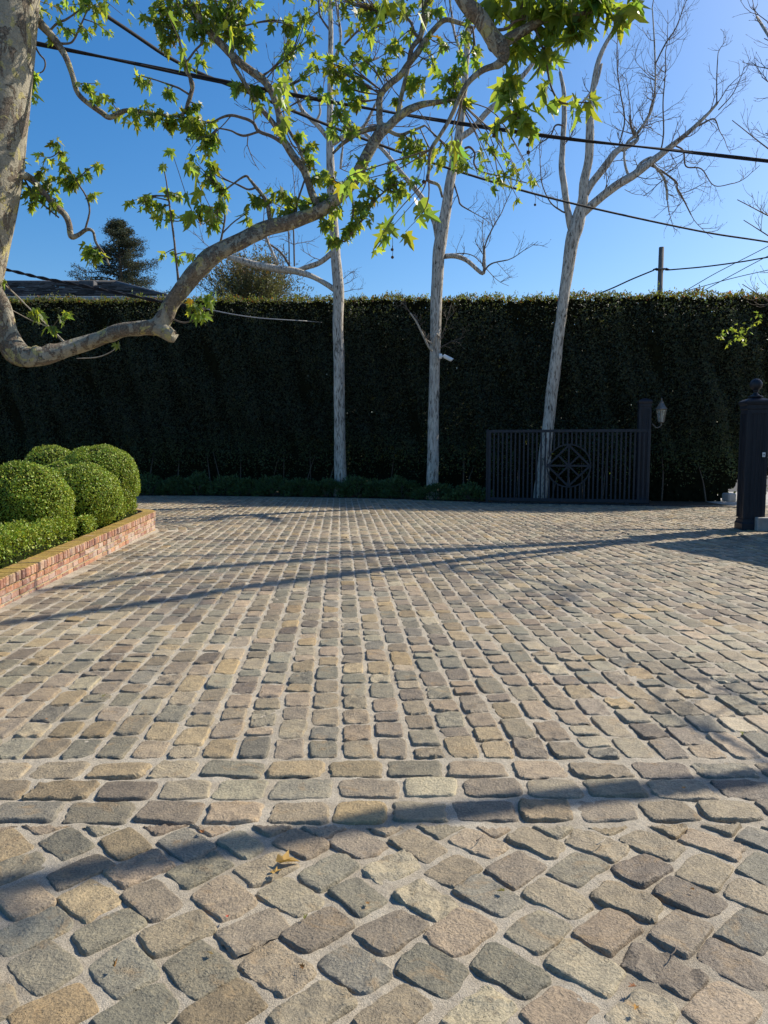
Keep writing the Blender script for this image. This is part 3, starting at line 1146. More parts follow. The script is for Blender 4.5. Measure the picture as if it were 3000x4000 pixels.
# narrow trunk on the left
bare_tree('slim grey-barked tree in front of the hedge, left of the one with the camera', 22.9,
          [(1331, 1990, 70), (1330, 1920, 54), (1330, 1850, 48), (1326, 1640, 44), (1324, 1400, 42), (1320, 1250, 41), (1322, 1130, 44), (1312, 1000, 40), (1303, 880, 36), (1292, 700, 33), (1289, 500, 27), (1290, 300, 22), (1292, 120, 19), (1288, -60, 15), (1290, -260, 10)],
          [([(1312, 1135, 24), (1240, 1090, 20), (1165, 1062, 25), (1080, 1050, 30), (990, 1032, 27), (900, 1006, 20), (850, 985, 12)], .6, .8),
           ([(1300, 985, 22), (1250, 1025, 20), (1180, 1050, 20), (1150, 1062, 16)], .6, .7),
           ([(1085, 1030, 16), (1052, 960, 15), (1036, 910, 12), (1030, 860, 9)], 1.0, .8),
           ([(1140, 1055, 12), (1100, 990, 12), (1048, 950, 10)], 1, .6),
           ([(1150, 1040, 9), (1148, 940, 9), (1146, 860, 7), (1152, 760, 5)], 1.2, .8),
           ([(1130, 1035, 8), (1128, 930, 7), (1120, 860, 5)], 1.2, .7),
           ([(1285, 545, 20), (1250, 500, 18), (1215, 465, 17), (1180, 430, 15), (1150, 350, 13), (1120, 280, 11), (1110, 220, 8)], 2.0, 1.1),
           ([(1232, 480, 14), (1250, 440, 13), (1248, 400, 9), (1256, 368, 7)], 2.0, .7),
           ([(1300, 560, 22), (1350, 530, 18), (1400, 510, 15), (1430, 480, 12), (1480, 380, 9)], 2.2, 1.0),
           ([(1335, 600, 14), (1330, 660, 12), (1338, 580, 10), (1342, 520, 8)], 1.0, .7),
           ([(1285, 330, 16), (1330, 280, 15), (1370, 260, 14), (1440, 240, 12), (1480, 225, 10)], 2.0, 1.0),
           ([(1292, 260, 15), (1330, 160, 14), (1320, 60, 13), (1304, -40, 10)], 2.2, 1.1),
           ([(1345, 175, 12), (1400, 120, 11), (1460, 90, 9), (1500, 20, 7)], 2.2, 1.1),
           ([(1288, 120, 11), (1250, 60, 10), (1245, 10, 8), (1240, -60, 6)], 2, 1.0)],
          [(1345, 1110, 1, .3, .5, .010), (1340, 1090, .8, .7, .5, .010), (1344, 1140, 1, -.1, .6, .010)], 21)

bare_tree('slim grey-barked tree carrying a white camera, middle of the three by the hedge', 21.6,
          [(1690, 1990, 66), (1690, 1925, 50), (1690, 1860, 46), (1694, 1600, 42), (1700, 1350, 42), (1706, 1150, 44), (1712, 1010, 47), (1722, 940, 50), (1742, 820, 42), (1760, 700, 38), (1782, 590, 34), (1800, 480, 30), (1812, 350, 26), (1824, 200, 24), (1830, 60, 22), (1832, -120, 17), (1830, -300, 11)],
          [([(1712, 925, 28), (1695, 860, 24), (1660, 790, 22), (1610, 725, 19), (1560, 665, 17), (1500, 590, 15), (1440, 535, 13), (1400, 500, 10)], .9, .9),
           ([(1735, 1002, 20), (1780, 1000, 19), (1830, 1022, 17), (1885, 1068, 15), (1892, 1020, 11), (1890, 960, 10)], 1.2, .7),
           ([(1735, 1008, 7), (1790, 990, 6), (1850, 1000, 5), (1900, 1050, 4)], 1.6, .7),
           ([(1890, 1060, 10), (1920, 1030, 8), (1985, 1015, 6)], 1.5, .8),
           ([(1885, 1040, 9), (1895, 960, 8), (1925, 890, 7), (1960, 830, 5)], 3.0, .9),
           ([(1768, 700, 10), (1790, 770, 9), (1800, 800, 9), (1840, 825, 6)], 1.4, .6),
           ([(1795, 540, 26), (1850, 500, 24), (1900, 440, 22), (1980, 370, 20), (2040, 300, 18), (2110, 210, 14), (2180, 120, 10)], 1.4, .9),
           ([(1815, 580, 12), (1835, 575, 13), (1855, 600, 11), (1852, 640, 10), (1880, 670, 9), (1960, 690, 7), (2060, 715, 5)], 1.6, .6),
           ([(1820, 240, 14), (1780, 150, 13), (1765, 60, 11), (1750, -40, 8)], 2.0, 1.0),
           ([(1828, 150, 13), (1880, 60, 11), (1910, -20, 9)], 2.0, 1.0),
           ([(1688, 1372, 11, 21.3), (1672, 1350, 12, 21.25), (1648, 1300, 11, 21.2), (1625, 1255, 10, 21.15), (1602, 1222, 7, 21.1)], 2.2, .4),
           ([(1690, 1340, 9, 21.35), (1676, 1335, 8, 21.3), (1655, 1315, 7, 21.2), (1640, 1290, 5, 21.2)], 1.5, .3),
           ([(1692, 1352, 10, 21.33), (1697, 1322, 11, 21.3), (1706, 1306, 11, 21.3), (1712, 1312, 10, 21.35)], .1, .2)],  # white cable loop at the trunk, drawn as a pale limb
          [(1718, 1360, .9, .6, .8, .013), (1725, 1310, .6, .9, .9, .010)], 22)

bare_tree('leaning grey-barked tree behind the sliding gate, forking widely above the hedge', 20.9,
          [(2106, 1990, 54), (2115, 1900, 52), (2138, 1690, 46), (2160, 1500, 46), (2178, 1350, 42), (2200, 1180, 42), (2218, 1050, 46), (2236, 940, 52), (2250, 890, 56), (2262, 840, 50), (2278, 780, 40), (2282, 710, 36), (2300, 620, 33), (2304, 540, 33), (2306, 450, 28), (2318, 340, 22), (2340, 230, 19), (2390, 130, 14), (2440, 60, 9)],
          [([(2236, 900, 34), (2222, 850, 28), (2208, 760, 25), (2195, 660, 24), (2198, 560, 22), (2204, 450, 20), (2202, 360, 16), (2188, 280, 12)], .35, .7),
           ([(2285, 760, 34), (2318, 706, 30), (2360, 655, 28), (2410, 590, 24), (2462, 566, 20), (2490, 540, 14), (2470, 500, 10)], 1.4, .8),
           ([(2255, 850, 40), (2300, 812, 34), (2360, 760, 33), (2430, 710, 32), (2480, 680, 30), (2540, 635, 30), (2610, 580, 24), (2680, 525, 18), (2760, 450, 12), (2805, 400, 8)], 1.6, .9),
           ([(2462, 700, 14), (2446, 660, 14), (2438, 610, 12), (2448, 560, 14), (2490, 520, 16), (2540, 440, 14), (2556, 370, 10), (2560, 300, 9), (2556, 160, 8), (2548, 30, 6)], 2.6, 1.0),
           ([(2480, 530, 12), (2464, 490, 11), (2462, 450, 10)], 2.5, .9),
           ([(2580, 600, 8), (2592, 520, 8), (2590, 400, 7), (2598, 300, 6), (2600, 200, 5)], 3, .9),
           ([(2560, 250, 8), (2600, 170, 8), (2640, 110, 7), (2670, 30, 5)], 3, .9),
           ([(2420, 560, 8), (2440, 470, 8), (2425, 370, 7), (2412, 280, 6), (2410, 200, 5)], 3, .9),
           ([(2550, 640, 14), (2590, 690, 14), (2604, 740, 13), (2606, 780, 12)], 2.0, .8),
           ([(2540, 645, 12), (2580, 665, 11), (2640, 710, 11), (2645, 735, 10), (2665, 770, 9), (2700, 840, 6)], 3.2, .8),
           ([(2640, 570, 9), (2670, 590, 9), (2680, 650, 8), (2740, 660, 7), (2790, 725, 5), (2870, 715, 4)], 2.4, .7),
           ([(2730, 490, 10), (2750, 480, 9), (2790, 465, 8), (2810, 510, 5)], 2.6, .6),
           ([(2800, 400, 7), (2800, 300, 6), (2804, 220, 4)], 2.0, .5),
           ([(2806, 430, 6), (2860, 370, 5), (2890, 310, 4)], 2.5, .5),
           ([(2480, 680, 16), (2500, 640, 14), (2540, 615, 13), (2552, 625, 10)], 1.5, .6),
           ([(2350, 250, 14), (2330, 330, 12), (2300, 370, 12), (2275, 400, 10)], .6, .5),
           ([(2205, 830, 9), (2190, 822, 9), (2150, 790, 7), (2118, 720, 6), (2110, 640, 5)], 2.0, .7),
           ([(2200, 490, 9), (2170, 490, 9), (2150, 530, 8), (2110, 560, 6)], 2.0, .6)],
          [(2360, 700, .2, .9, .7, .010), (2440, 740, .6, -.6, .7, .009), (2560, 650, .3, -.9, .9, .010), (2620, 600, .5, -.8, .9, .010)], 23)

# ------------------------------------------------------------------ the big sycamore at the left
RNG = np.random.default_rng(5)


def build_sycamore():
    root = empty('sycamore_tree', (-4.9, 7.0, .2))
    tag(root, 'big mottled sycamore at the left edge, with a long bent limb over the driveway', 'tree')
    T = [(-380, 2330, 330), (-320, 1900, 300), (-235, 1500, 285), (-158, 1200, 262), (-102, 950, 246), (-46, 700, 236), (-14, 480, 222), (12, 250, 218), (36, 0, 214), (70, -300, 200), (120, -700, 170), (150, -1100, 130)]
    P, R = path_px(T, 7.0)
    m = MB()
    m.tube(P, R, 26, .05)
    m.build('trunk', 'bark_s', root, True)
    lines = []

    def limb(pts, Y=7.2, mat='bark_l', n=10, wob=.1):
        P, R, _ = limb_mesh('limb', pts, Y, mat, root, n, wob)
        lines.append((P, R))

    limb([(-190, 1090, 120, 7.0), (-80, 1120, 98, 7.0), (-14, 1190, 84, 7.05), (30, 1300, 80, 7.1), (84, 1382, 82, 7.1), (139, 1394, 74, 7.1), (211, 1381, 68, 7.15), (295, 1353, 64), (380, 1323, 58), (464, 1294, 58), (548, 1284, 55), (612, 1280, 62), (645, 1243, 62), (662, 1195, 56), (686, 1155, 56), (750, 1076, 62), (800, 1030, 62), (859, 985, 60), (949, 940, 60), (1040, 888, 60), (1157, 863, 56), (1266, 814, 54), (1356, 732, 48), (1419, 633, 42), (1483, 528, 40), (1516, 497, 34)], n=18, wob=.2)
    limb([(610, 1278, 64), (640, 1292, 62), (672, 1312, 54), (676, 1314, 40)], n=14)
    limb([(1500, 512, 34), (1569, 446, 30), (1617, 420, 28), (1670, 405, 24), (1737, 395, 18), (1790, 390, 10)])
    limb([(1510, 500, 28), (1484, 480, 26), (1482, 424, 25), (1487, 371, 25), (1516, 333, 26), (1559, 299, 25), (1593, 255, 24), (1631, 203, 24), (1670, 145, 22), (1713, 96, 20), (1747, 77, 18), (1800, 92, 15), (1848, 108, 11)])
    limb([(1552, 460, 20), (1569, 370, 18), (1593, 270, 17), (1607, 193, 19), (1641, 145, 22), (1656, 80, 24), (1650, 60, 26)])
    limb([(1641, 150, 14), (1620, 130, 13), (1606, 90, 11), (1580, 60, 8)], mat='twig')
    limb([(1255, 822, 34), (1225, 771, 30), (1206, 714, 28), (1182, 656, 32), (1148, 612, 32), (1120, 569, 30), (1100, 530, 26), (1090, 458, 24), (1076, 395, 26), (1047, 338, 28), (1013, 299, 32), (951, 256, 30), (893, 202, 29), (820, 125, 28), (772, 58, 28), (729, 0, 28), (690, -80, 28)])
    limb([(1110, 550, 20), (1076, 492, 20), (1028, 434, 19), (989, 376, 18), (940, 300, 16), (907, 236, 14), (912, 159, 12), (905, 90, 8)])
    limb([(1187, 640, 13), (1170, 580, 13), (1135, 520, 12), (1108, 470, 10), (1096, 440, 8)])
    limb([(1100, 556, 15), (1066, 535, 14), (1009, 511, 13), (990, 480, 12), (956, 463, 12), (893, 451, 10), (830, 477, 7)], mat='twig')
    limb([(1010, 515, 9), (950, 530, 9), (900, 510, 7), (850, 500, 5)], mat='twig')
    limb([(1480, 498, 22), (1440, 505, 20), (1400, 520, 18), (1340, 560, 14), (1300, 600, 10)])
    limb([(1516, 510, 16), (1560, 528, 14), (1600, 515, 11), (1660, 490, 8)])
    # left-hand branches from the trunk
    limb([(60, 20, 60, 7.0), (120, 50, 46, 7.05), (150, 85, 36), (193, 130, 28), (231, 178, 26), (260, 231, 22), (284, 299, 20), (304, 362, 20), (347, 405, 20), (395, 439, 22), (429, 458, 20), (482, 434, 17), (530, 434, 15), (627, 448, 12), (723, 458, 9)])
    limb([(700, 456, 13), (723, 434, 14), (743, 376, 16), (752, 328, 16), (728, 275, 14), (714, 231, 12), (699, 145, 8)])
    limb([(720, 255, 9), (760, 200, 8), (790, 160, 7), (770, 100, 5)], mat='twig')
    limb([(740, 370, 8), (700, 345, 8), (660, 330, 7), (600, 310, 5), (525, 290, 4)], mat='twig')
    limb([(40, 682, 40, 7.0), (80, 682, 34, 7.05), (121, 699, 28), (159, 738, 25), (207, 795, 24), (253, 838, 24), (270, 876, 23), (278, 922, 24), (304, 918, 18), (338, 897, 15), (363, 905, 11), (375, 948, 10), (405, 990, 9), (426, 1036, 8)])
    limb([(333, 897, 8), (350, 825, 7), (338, 771, 7), (309, 723, 6), (270, 665, 6), (241, 617, 5), (222, 569, 4)], mat='twig')
    limb([(90, 690, 8), (130, 760, 7), (170, 800, 7), (230, 850, 6)], mat='twig')
    limb([(190, 125, 10), (225, 90, 9), (260, 75, 8), (310, 40, 6)], mat='twig')
    limb([(230, 170, 9), (280, 165, 8), (310, 110, 7), (340, 40, 5), (350, 0, 4)], mat='twig')
    limb([(120, 140, 7), (150, 205, 7), (176, 240, 6), (165, 280, 5), (105, 292, 4)], mat='twig')
    # upright shoots from the long limb
    limb([(700, 1120, 11), (692, 1053, 9), (679, 927, 8), (662, 800, 7), (650, 710, 5), (640, 660, 4)], mat='twig')
    limb([(852, 985, 9), (868, 915, 8), (879, 844, 7), (870, 790, 5)], mat='twig')
    limb([(868, 912, 6), (910, 870, 5), (955, 838, 4)], mat='twig')
    limb([(1058, 880, 20), (1052, 840, 18), (1042, 790, 17), (1020, 755, 15), (998, 730, 13), (975, 700, 10), (958, 688, 9), (917, 714, 7), (870, 755, 7), (852, 806, 6), (850, 850, 4)])
    limb([(1000, 732, 9), (970, 740, 8), (930, 722, 7), (905, 712, 5)], mat='twig')
    limb([(1150, 855, 9), (1165, 780, 8), (1195, 690, 7), (1215, 640, 5)], mat='twig')
    limb([(1370, 735, 9), (1380, 820, 8), (1372, 880, 8)], mat='twig')
    limb([(1345, 945, 8), (1400, 880, 8), (1440, 820, 8), (1468, 780, 7), (1500, 750, 6), (1520, 735, 5)], mat='twig')
    limb([(255, 1345, 7), (200, 1285, 6), (140, 1230, 5), (60, 1150, 5), (10, 1105, 4)], mat='twig_pale')
    limb([(262, 1345, 6), (190, 1280, 5), (120, 1250, 4), (40, 1208, 3)], mat='twig_pale')
    limb([(300, 1400, 4), (380, 1395, 4), (440, 1370, 3), (466, 1340, 3)], mat='twig_pale')
    limb([(670, 1245, 7), (720, 1260, 6), (770, 1240, 5), (830, 1180, 4)], mat='twig')
    # the nearer limb hanging in from above
    NY = 4.6
    limb([(1740, -160, 66, NY), (1790, -40, 62, NY), (1834, 35, 60, NY), (1882, 84, 60, NY), (1926, 142, 60, NY), (1952, 180, 64, NY), (1964, 215, 50, NY), (1956, 240, 36, NY), (1930, 256, 24, NY), (1882, 276, 22, NY), (1834, 318, 20, NY), (1800, 371, 19, NY), (1757, 463, 17, NY), (1709, 545, 15, NY), (1680, 593, 13, NY), (1675, 665, 12, NY), (1672, 704, 12, NY), (1713, 723, 11, NY), (1728, 771, 8, NY)], NY, 'bark_l', 14, .14)
    limb([(1950, 180, 44, NY), (2003, 143, 42, NY), (2070, 106, 36, NY), (2150, 70, 26, NY), (2240, 60, 18, NY), (2340, 40, 12, NY), (2430, 30, 8, NY)], NY, 'bark_l', 12, .12)
    limb([(1926, 118, 13, NY), (1980, 112, 12, NY), (2010, 85, 10, NY), (2060, 70, 8, NY)], NY, 'twig')
    limb([(1964, 225, 10, NY), (2000, 300, 9, NY), (2010, 380, 8, NY), (2030, 470, 6, NY)], NY, 'twig')
    limb([(2090, 110, 10, NY), (2130, 220, 8, NY), (2150, 330, 8, NY), (2190, 400, 8, NY), (2260, 400, 6, NY), (2310, 400, 4, NY)], NY, 'twig')
    limb([(2150, 80, 9, NY), (2130, 180, 8, NY), (2100, 290, 6, NY)], NY, 'twig')
    # leaf clusters: px, py, radius px, count, size m, distance
    C = []
    s1, s2, bg_ = .086, .096, .15
    for q in ((345, 20, 60, 16), (330, 105, 45, 9), (405, 118, 25, 5), (200, 128, 35, 6), (160, 30, 30, 6), (130, 295, 24, 6), (128, 372, 28, 7), (95, 460, 14, 3), (86, 625, 20, 5), (262, 120, 30, 6), (335, 320, 36, 8), (385, 368, 36, 8), (440, 400, 46, 9), (535, 437, 56, 16), (600, 462, 58, 20), (680, 470, 58, 22), (740, 500, 56, 22), (785, 482, 52, 16), (600, 60, 60, 24), (640, 130, 56, 20), (680, 60, 60, 22), (625, 25, 50, 16), (620, 165, 22, 4), (545, 300, 26, 7), (592, 312, 28, 7), (655, 340, 36, 8), (662, 380, 30, 6), (215, 560, 24, 7), (236, 592, 24, 7), (158, 620, 20, 6), (160, 662, 24, 8), (192, 692, 34, 10), (252, 640, 28, 8), (302, 690, 38, 12), (272, 722, 36, 9), (382, 640, 14, 4), (346, 676, 20, 5), (212, 716, 36, 9), (130, 745, 48, 14), (182, 762, 46, 12), (105, 792, 24, 6), (356, 770, 24, 6), (222, 792, 36, 8), (640, 652, 18, 5), (682, 750, 28, 6), (648, 745, 24, 4), (552, 782, 46, 13), (602, 802, 38, 8), (512, 792, 18, 4), (640, 870, 28, 5), (665, 820, 26, 6), (735, 845, 22, 4), (690, 1000, 26, 4), (650, 985, 30, 4), (745, 995, 20, 3), (350, 985, 46, 16), (385, 1000, 30, 8), (335, 1000, 30, 6)):
        C.append((*q, s1, 7.2))
    for q in ((760, 40, 66, 24), (800, 100, 60, 20), (850, 40, 62, 22), (905, 28, 56, 16), (965, 20, 56, 16), (930, 82, 46, 12), (882, 130, 38, 10), (962, 150, 42, 14), (950, 190, 36, 9), (770, 135, 38, 9), (792, 220, 24, 6), (742, 250, 28, 6), (772, 408, 32, 8), (712, 462, 38, 10), (765, 492, 54, 14), (792, 545, 54, 16), (822, 562, 38, 10), (772, 592, 34, 8), (792, 652, 42, 10), (812, 692, 38, 8), (942, 342, 36, 10), (1002, 352, 44, 10), (1135, 85, 56, 14), (1200, 62, 54, 14), (1160, 140, 46, 11), (1222, 122, 38, 9), (1282, 212, 56, 18), (1222, 265, 46, 13), (1282, 272, 46, 13), (1372, 212, 46, 10), (1312, 292, 46, 13), (1270, 362, 38, 8), (1352, 372, 56, 18), (1322, 432, 56, 14), (1382, 492, 38, 9), (1292, 502, 38, 8), (1422, 42, 56, 16), (1472, 60, 50, 12), (1352, 50, 22, 5), (1432, 222, 28, 6), (1382, 272, 36, 8), (1182, 535, 24, 6), (1222, 582, 38, 10), (1212, 622, 28, 8), (822, 652, 36, 9), (832, 702, 46, 12), (872, 732, 46, 11), (1002, 772, 36, 7), (1082, 782, 54, 15), (1122, 768, 46, 11), (1242, 702, 46, 13), (1302, 692, 54, 13), (1252, 762, 56, 16), (1422, 662, 56, 13), (1462, 702, 46, 11), (772, 802, 38, 10), (802, 832, 38, 12), (842, 872, 38, 10), (862, 802, 28, 8), (962, 842, 36, 8), (1012, 770, 28, 6), (1132, 822, 46, 13), (1202, 802, 46, 11), (1302, 802, 56, 13), (1272, 882, 38, 9), (1312, 932, 46, 12), (1352, 902, 46, 12), (1392, 872, 54, 13), (1402, 812, 46, 11), (1442, 772, 46, 11), (1522, 702, 46, 13), (1562, 742, 38, 8), (1540, 665, 36, 8), (1722, 182, 36, 8), (1662, 202, 36, 6), (1802, 162, 46, 12), (1842, 252, 46, 16), (1792, 282, 46, 14), (1782, 322, 54, 18), (1752, 372, 46, 14), (1642, 332, 46, 12), (1692, 270, 28, 6), (1612, 312, 36, 8), (1530, 195, 24, 6), (1490, 242, 22, 5), (1548, 392, 34, 7), (1822, 402, 30, 6), (1640, 602, 54, 14), (1792, 642, 54, 13), (1692, 622, 46, 10), (1602, 572, 46, 12), (1602, 622, 36, 9), (1822, 642, 28, 6), (1922, 702, 46, 12), (1952, 690, 46, 9), (2032, 702, 44, 10), (2072, 692, 36, 8), (2032, 762, 22, 5), (1580, 692, 36, 8), (1542, 762, 46, 10), (1600, 20, 40, 10), (1690, 40, 44, 10), (1570, 130, 40, 8), (1440, 130, 34, 7)):
        C.append((*q, s2, 7.2))
    for q in ((760, 1180, 50, 9), (812, 1165, 44, 8), (792, 1232, 34, 7), (730, 1200, 36, 6), (132, 1212, 26, 6), (252, 1215, 28, 6), (122, 1240, 34, 4), (205, 1250, 28, 5), (462, 1345, 12, 2), (30, 1105, 16, 3)):
        C.append((*q, s1, 7.1))
    for q in ((642, 582, 46, 8), (702, 622, 46, 8), (1085, 330, 44, 8), (1122, 372, 50, 10), (1062, 412, 44, 8), (1345, 722, 54, 9), (1392, 690, 34, 4), (1475, 945, 42, 8), (1532, 922, 46, 10), (1590, 892, 36, 8), (1732, 592, 56, 9), (640, 40, 40, 4), (890, 150, 30, 4), (1690, 610, 40, 4)):
        C.append((*q, .125, 5.8))
    for q in ((1502, 55, 50, 9), (1545, 45, 44, 7), (1964, 42, 66, 14), (2042, 42, 66, 16), (2122, 62, 76, 22), (2202, 62, 76, 24), (2282, 52, 76, 24), (2362, 32, 72, 18), (2442, 22, 60, 12), (2152, 132, 76, 20), (2232, 142, 76, 20), (2302, 132, 66, 15), (2392, 102, 50, 9), (2082, 182, 66, 15), (2102, 242, 66, 14), (2042, 222, 56, 12), (2182, 232, 50, 10), (1962, 332, 50, 10), (2012, 322, 54, 10), (2002, 422, 56, 14), (2052, 402, 54, 11), (1992, 482, 54, 12), (2042, 512, 50, 11), (1942, 482, 40, 8), (2062, 455, 44, 8), (2142, 382, 36, 6), (2162, 432, 54, 8), (2232, 422, 50, 8), (2292, 432, 50, 7), (1870, 20, 60, 10)):
        C.append((q[0], q[1], q[2] * 1.12, int(q[3] * .72), bg_ * .82, NY))
    for q in ((60, -60, 200, 50), (400, -120, 200, 50), (900, -120, 260, 90), (1300, -120, 240, 80), (1700, -160, 240, 80)):
        C.append((*q, s2, 7.2))
    for q in ((2000, -130, 220, 60), (2300, -110, 200, 50)):
        C.append((*q, bg_, NY))
    allp = np.concatenate([l[0] for l in lines])
    PP, AA, NN, SS, TT = [], [], [], [], []
    tw = MB()
    for (x, y, r, n, s, Y) in C:
        n = int(n * (1.55 if Y > 7 else .95 if Y < 5 else .8))
        if Y < 5:
            y -= 22
        c = at(x, y, Y)
        rad = 2 * pxr(x, y, Y, r)
        same = np.abs(allp[:, 1] - c[1]) < 1.5
        dd = np.linalg.norm(allp - c, axis=1) + (~same) * 2.0
        b = allp[np.argmin(dd)]
        L = np.linalg.norm(b - c)
        mid = (b + c) / 2 + RNG.normal(0, .12, 3) * L
        nsub = max(1, n // 5)
        ends = []
        for k in range(nsub):
            e = c + RNG.normal(0, .42, 3) * rad * np.array([1, .9, .8])
            path = catmull([b, mid * .6 + (b + e) / 2 * .4, e], 4)
            if L < 2.2:
                tw.tube(path, np.linspace(.0065, .0028, len(path)) * (Y / 7), 4, cap=False)
            ends.append(path)
        for k in range(n):
            pth = ends[k % nsub]
            base = pth[-1 - RNG.integers(0, min(5, len(pth) - 1))] if k % 3 else pth[-1]
            p = base + RNG.normal(0, .18, 3) * rad
            a = unit(unit(p - base + 1e-6) * .5 + RNG.normal(size=3) * .5 + np.array([0, 0, -1.0]))
            PP.append(p)
            AA.append(a)
            NN.append(unit(RNG.normal(size=3) + np.array([0, 0, .5])))
            SS.append(s * RNG.uniform(.5, 1.15))
            t = RNG.uniform(.62, 1.3)
            yl = RNG.normal(.02, .14)
            col = np.array([t * (1 + yl), t, t * (1 - yl)])
            if RNG.random() < .006:
                col = np.array([1.5, .75, .6]) * RNG.uniform(.4, .8)
            TT.append(col)
    V, Fq, T = lobed_leaves(np.array(PP), np.array(AA), np.array(NN), np.array(SS), np.clip(np.array(TT), .05, 3))
    mesh_np('leaves', V, [Fq], ['leaf_s'], T, None, False, root)
    for P, R in lines[2:12]:
        L = np.sum(np.linalg.norm(np.diff(P, axis=0), axis=1))
        for k in range(int(L * 3.2)):
            i = RNG.integers(2, len(P) - 1)
            t = unit(P[i] - P[i - 1])
            twig_grow(tw, P[i], unit(t * .4 + unit(np.cross(t, RNG.normal(size=3)))), RNG.uniform(.15, .5), .0055, 1, .3, 5, 3)
    tw.build('twigs', 'twig', root, True)
    for (x, y, Y) in ((2062, 565, NY), (2064, 595, NY), (1532, 975, 5.8), (1533, 1005, 5.8), (1930, 530, NY), (1655, 710, NY), (1976, 690, 7.2), (2090, 800, 7.2)):
        c = at(x, y, Y)
        sb = MB()
        sb.lathe(c, [(max(.0008, .012 * math.cos(a)), .012 * math.sin(a)) for a in np.linspace(-PI / 2, PI / 2, 9)], 10)
        sb.tube([c + np.array([0, 0, .012]), c + np.array([.004, 0, .05]), c + np.array([.002, 0, .09])], [.0018] * 3, 4)
        sb.build('seed_ball', 'seed', root, True)


build_sycamore()

# ------------------------------------------------------------------ bare trees out of frame on the right: they throw the long shadows
RNG = np.random.default_rng(9)


def lift(px, py, X):
    """the point at x = X whose shadow falls on the ground under this pixel"""
    g = at_z(px, py, 0.0)
    t = (X - g[0]) / SUNV[0]
    return g + t * SUNV


def side_tree():
    base = np.array([9.2, 14.8, 0])
    root = empty('bare_tree', tuple(base))
    tag(root, 'bare multi-stemmed tree beside the gate post, budding twigs reaching in at the right edge', 'tree')
    st = []

    def stem(pts, r0, r1, name='limb'):
        P = catmull(pts, 6)
        R = np.linspace(r0, r1, len(P))
        m = MB()
        m.tube(P, R, 12, .08)
        m.build(name, 'bark_g', root, True)
        st.append((P, R))

    X = 9.2
    s2 = [lift(p, q, X) for p, q in ((2500, 2108), (2000, 2137), (1300, 2182), (700, 2230), (150, 2310))]
    stem([base, base + (s2[0] - base) * .5] + s2, .2, .09, 'trunk')
    s1 = [lift(p, q, X) for p, q in ((2440, 2122), (2000, 2166), (1500, 2226), (1000, 2290), (560, 2360), (0, 2440))]
    stem([base + (s2[0] - base) * .7] + s1, .15, .10)
    stem([base + np.array([0, 0, 1.2]), lift(2840, 2068, X), lift(2500, 2070, X), lift(2240, 2076, X)], .12, .04)
    stem([s2[1], lift(1500, 2152, X), lift(1000, 2165, X), lift(500, 2178, X)], .09, .045)
    stem([s2[1], lift(1700, 2128, X), lift(1200, 2118, X), lift(700, 2105, X)], .06, .03)
    stem([s1[0], lift(2050, 2185, X) + np.array([-.1, 0, 0]), lift(1760, 2222, X), lift(2020, 2262, X), lift(2300, 2312, X)], .06, .02)
    tw = MB()
    for P, R in st:
        L = np.sum(np.linalg.norm(np.diff(P, axis=0), axis=1))
        for k in range(int(L * 2.4)):
            i = RNG.integers(len(P) // 3, len(P) - 1)
            t = unit(P[i] - P[i - 1])
            sd = unit(np.cross(t, RNG.normal(size=3)))
            twig_grow(tw, P[i], unit(t * .5 + sd), RNG.uniform(.5, 1.3), .017, 2, .35, 5, 3)
    # branches that reach into the picture
    for (x0, y0, x1, y1) in ((3210, 420, 2975, 300), (3240, 560, 2990, 520), (3230, 700, 2860, 470), (3230, 900, 2880, 780), (3240, 1010, 2905, 860), (3240, 1240, 2960, 1150), (3210, 200, 2985, 150), (3250, 1280, 2900, 1110)):
        a, b = at(x0, y0, 14.8), at(x1, y1, 14.3)
        root_pt = min((p for P, R in st[:1] for p in P), key=lambda p: np.linalg.norm(p - a))
        pth = catmull([root_pt, a, (a + b) / 2 + np.array([0, 0, -.12]), b], 5)
        tw.tube(pth, np.linspace(.03, .007, len(pth)), 6)
        for k in range(5):
            i = RNG.integers(len(pth) // 2, len(pth) - 1)
            t = unit(pth[i] - pth[i - 1])
            twig_grow(tw, pth[i], unit(t + RNG.normal(size=3) * .6 + np.array([-.2, 0, .2])), RNG.uniform(.3, .7), .007, 1, .6, 5, 3)
    tw.build('twigs', 'twig', root, True)
    # a few fresh leaves low on the twigs
    PP, n = [], 60
    for (x, y) in ((2880, 1290), (2860, 1310), (2930, 1270), (2830, 1290), (2970, 1240), (2900, 1330)):
        PP += [at(x, y, 14.3) + RNG.normal(0, .07, 3) for _ in range(7)]
    PP = np.array(PP)
    n = len(PP)
    V, Fq, T = lobed_leaves(PP, unit(rot_rand(n) + np.array([0, 0, -.3])), unit(rot_rand(n) + np.array([0, 0, 1])), RNG.uniform(.05, .1, n), greens(n, .7, 1.2, .1))
    mesh_np('leaves', V, [Fq], ['leaf_s'], T, None, False, root)


side_tree()


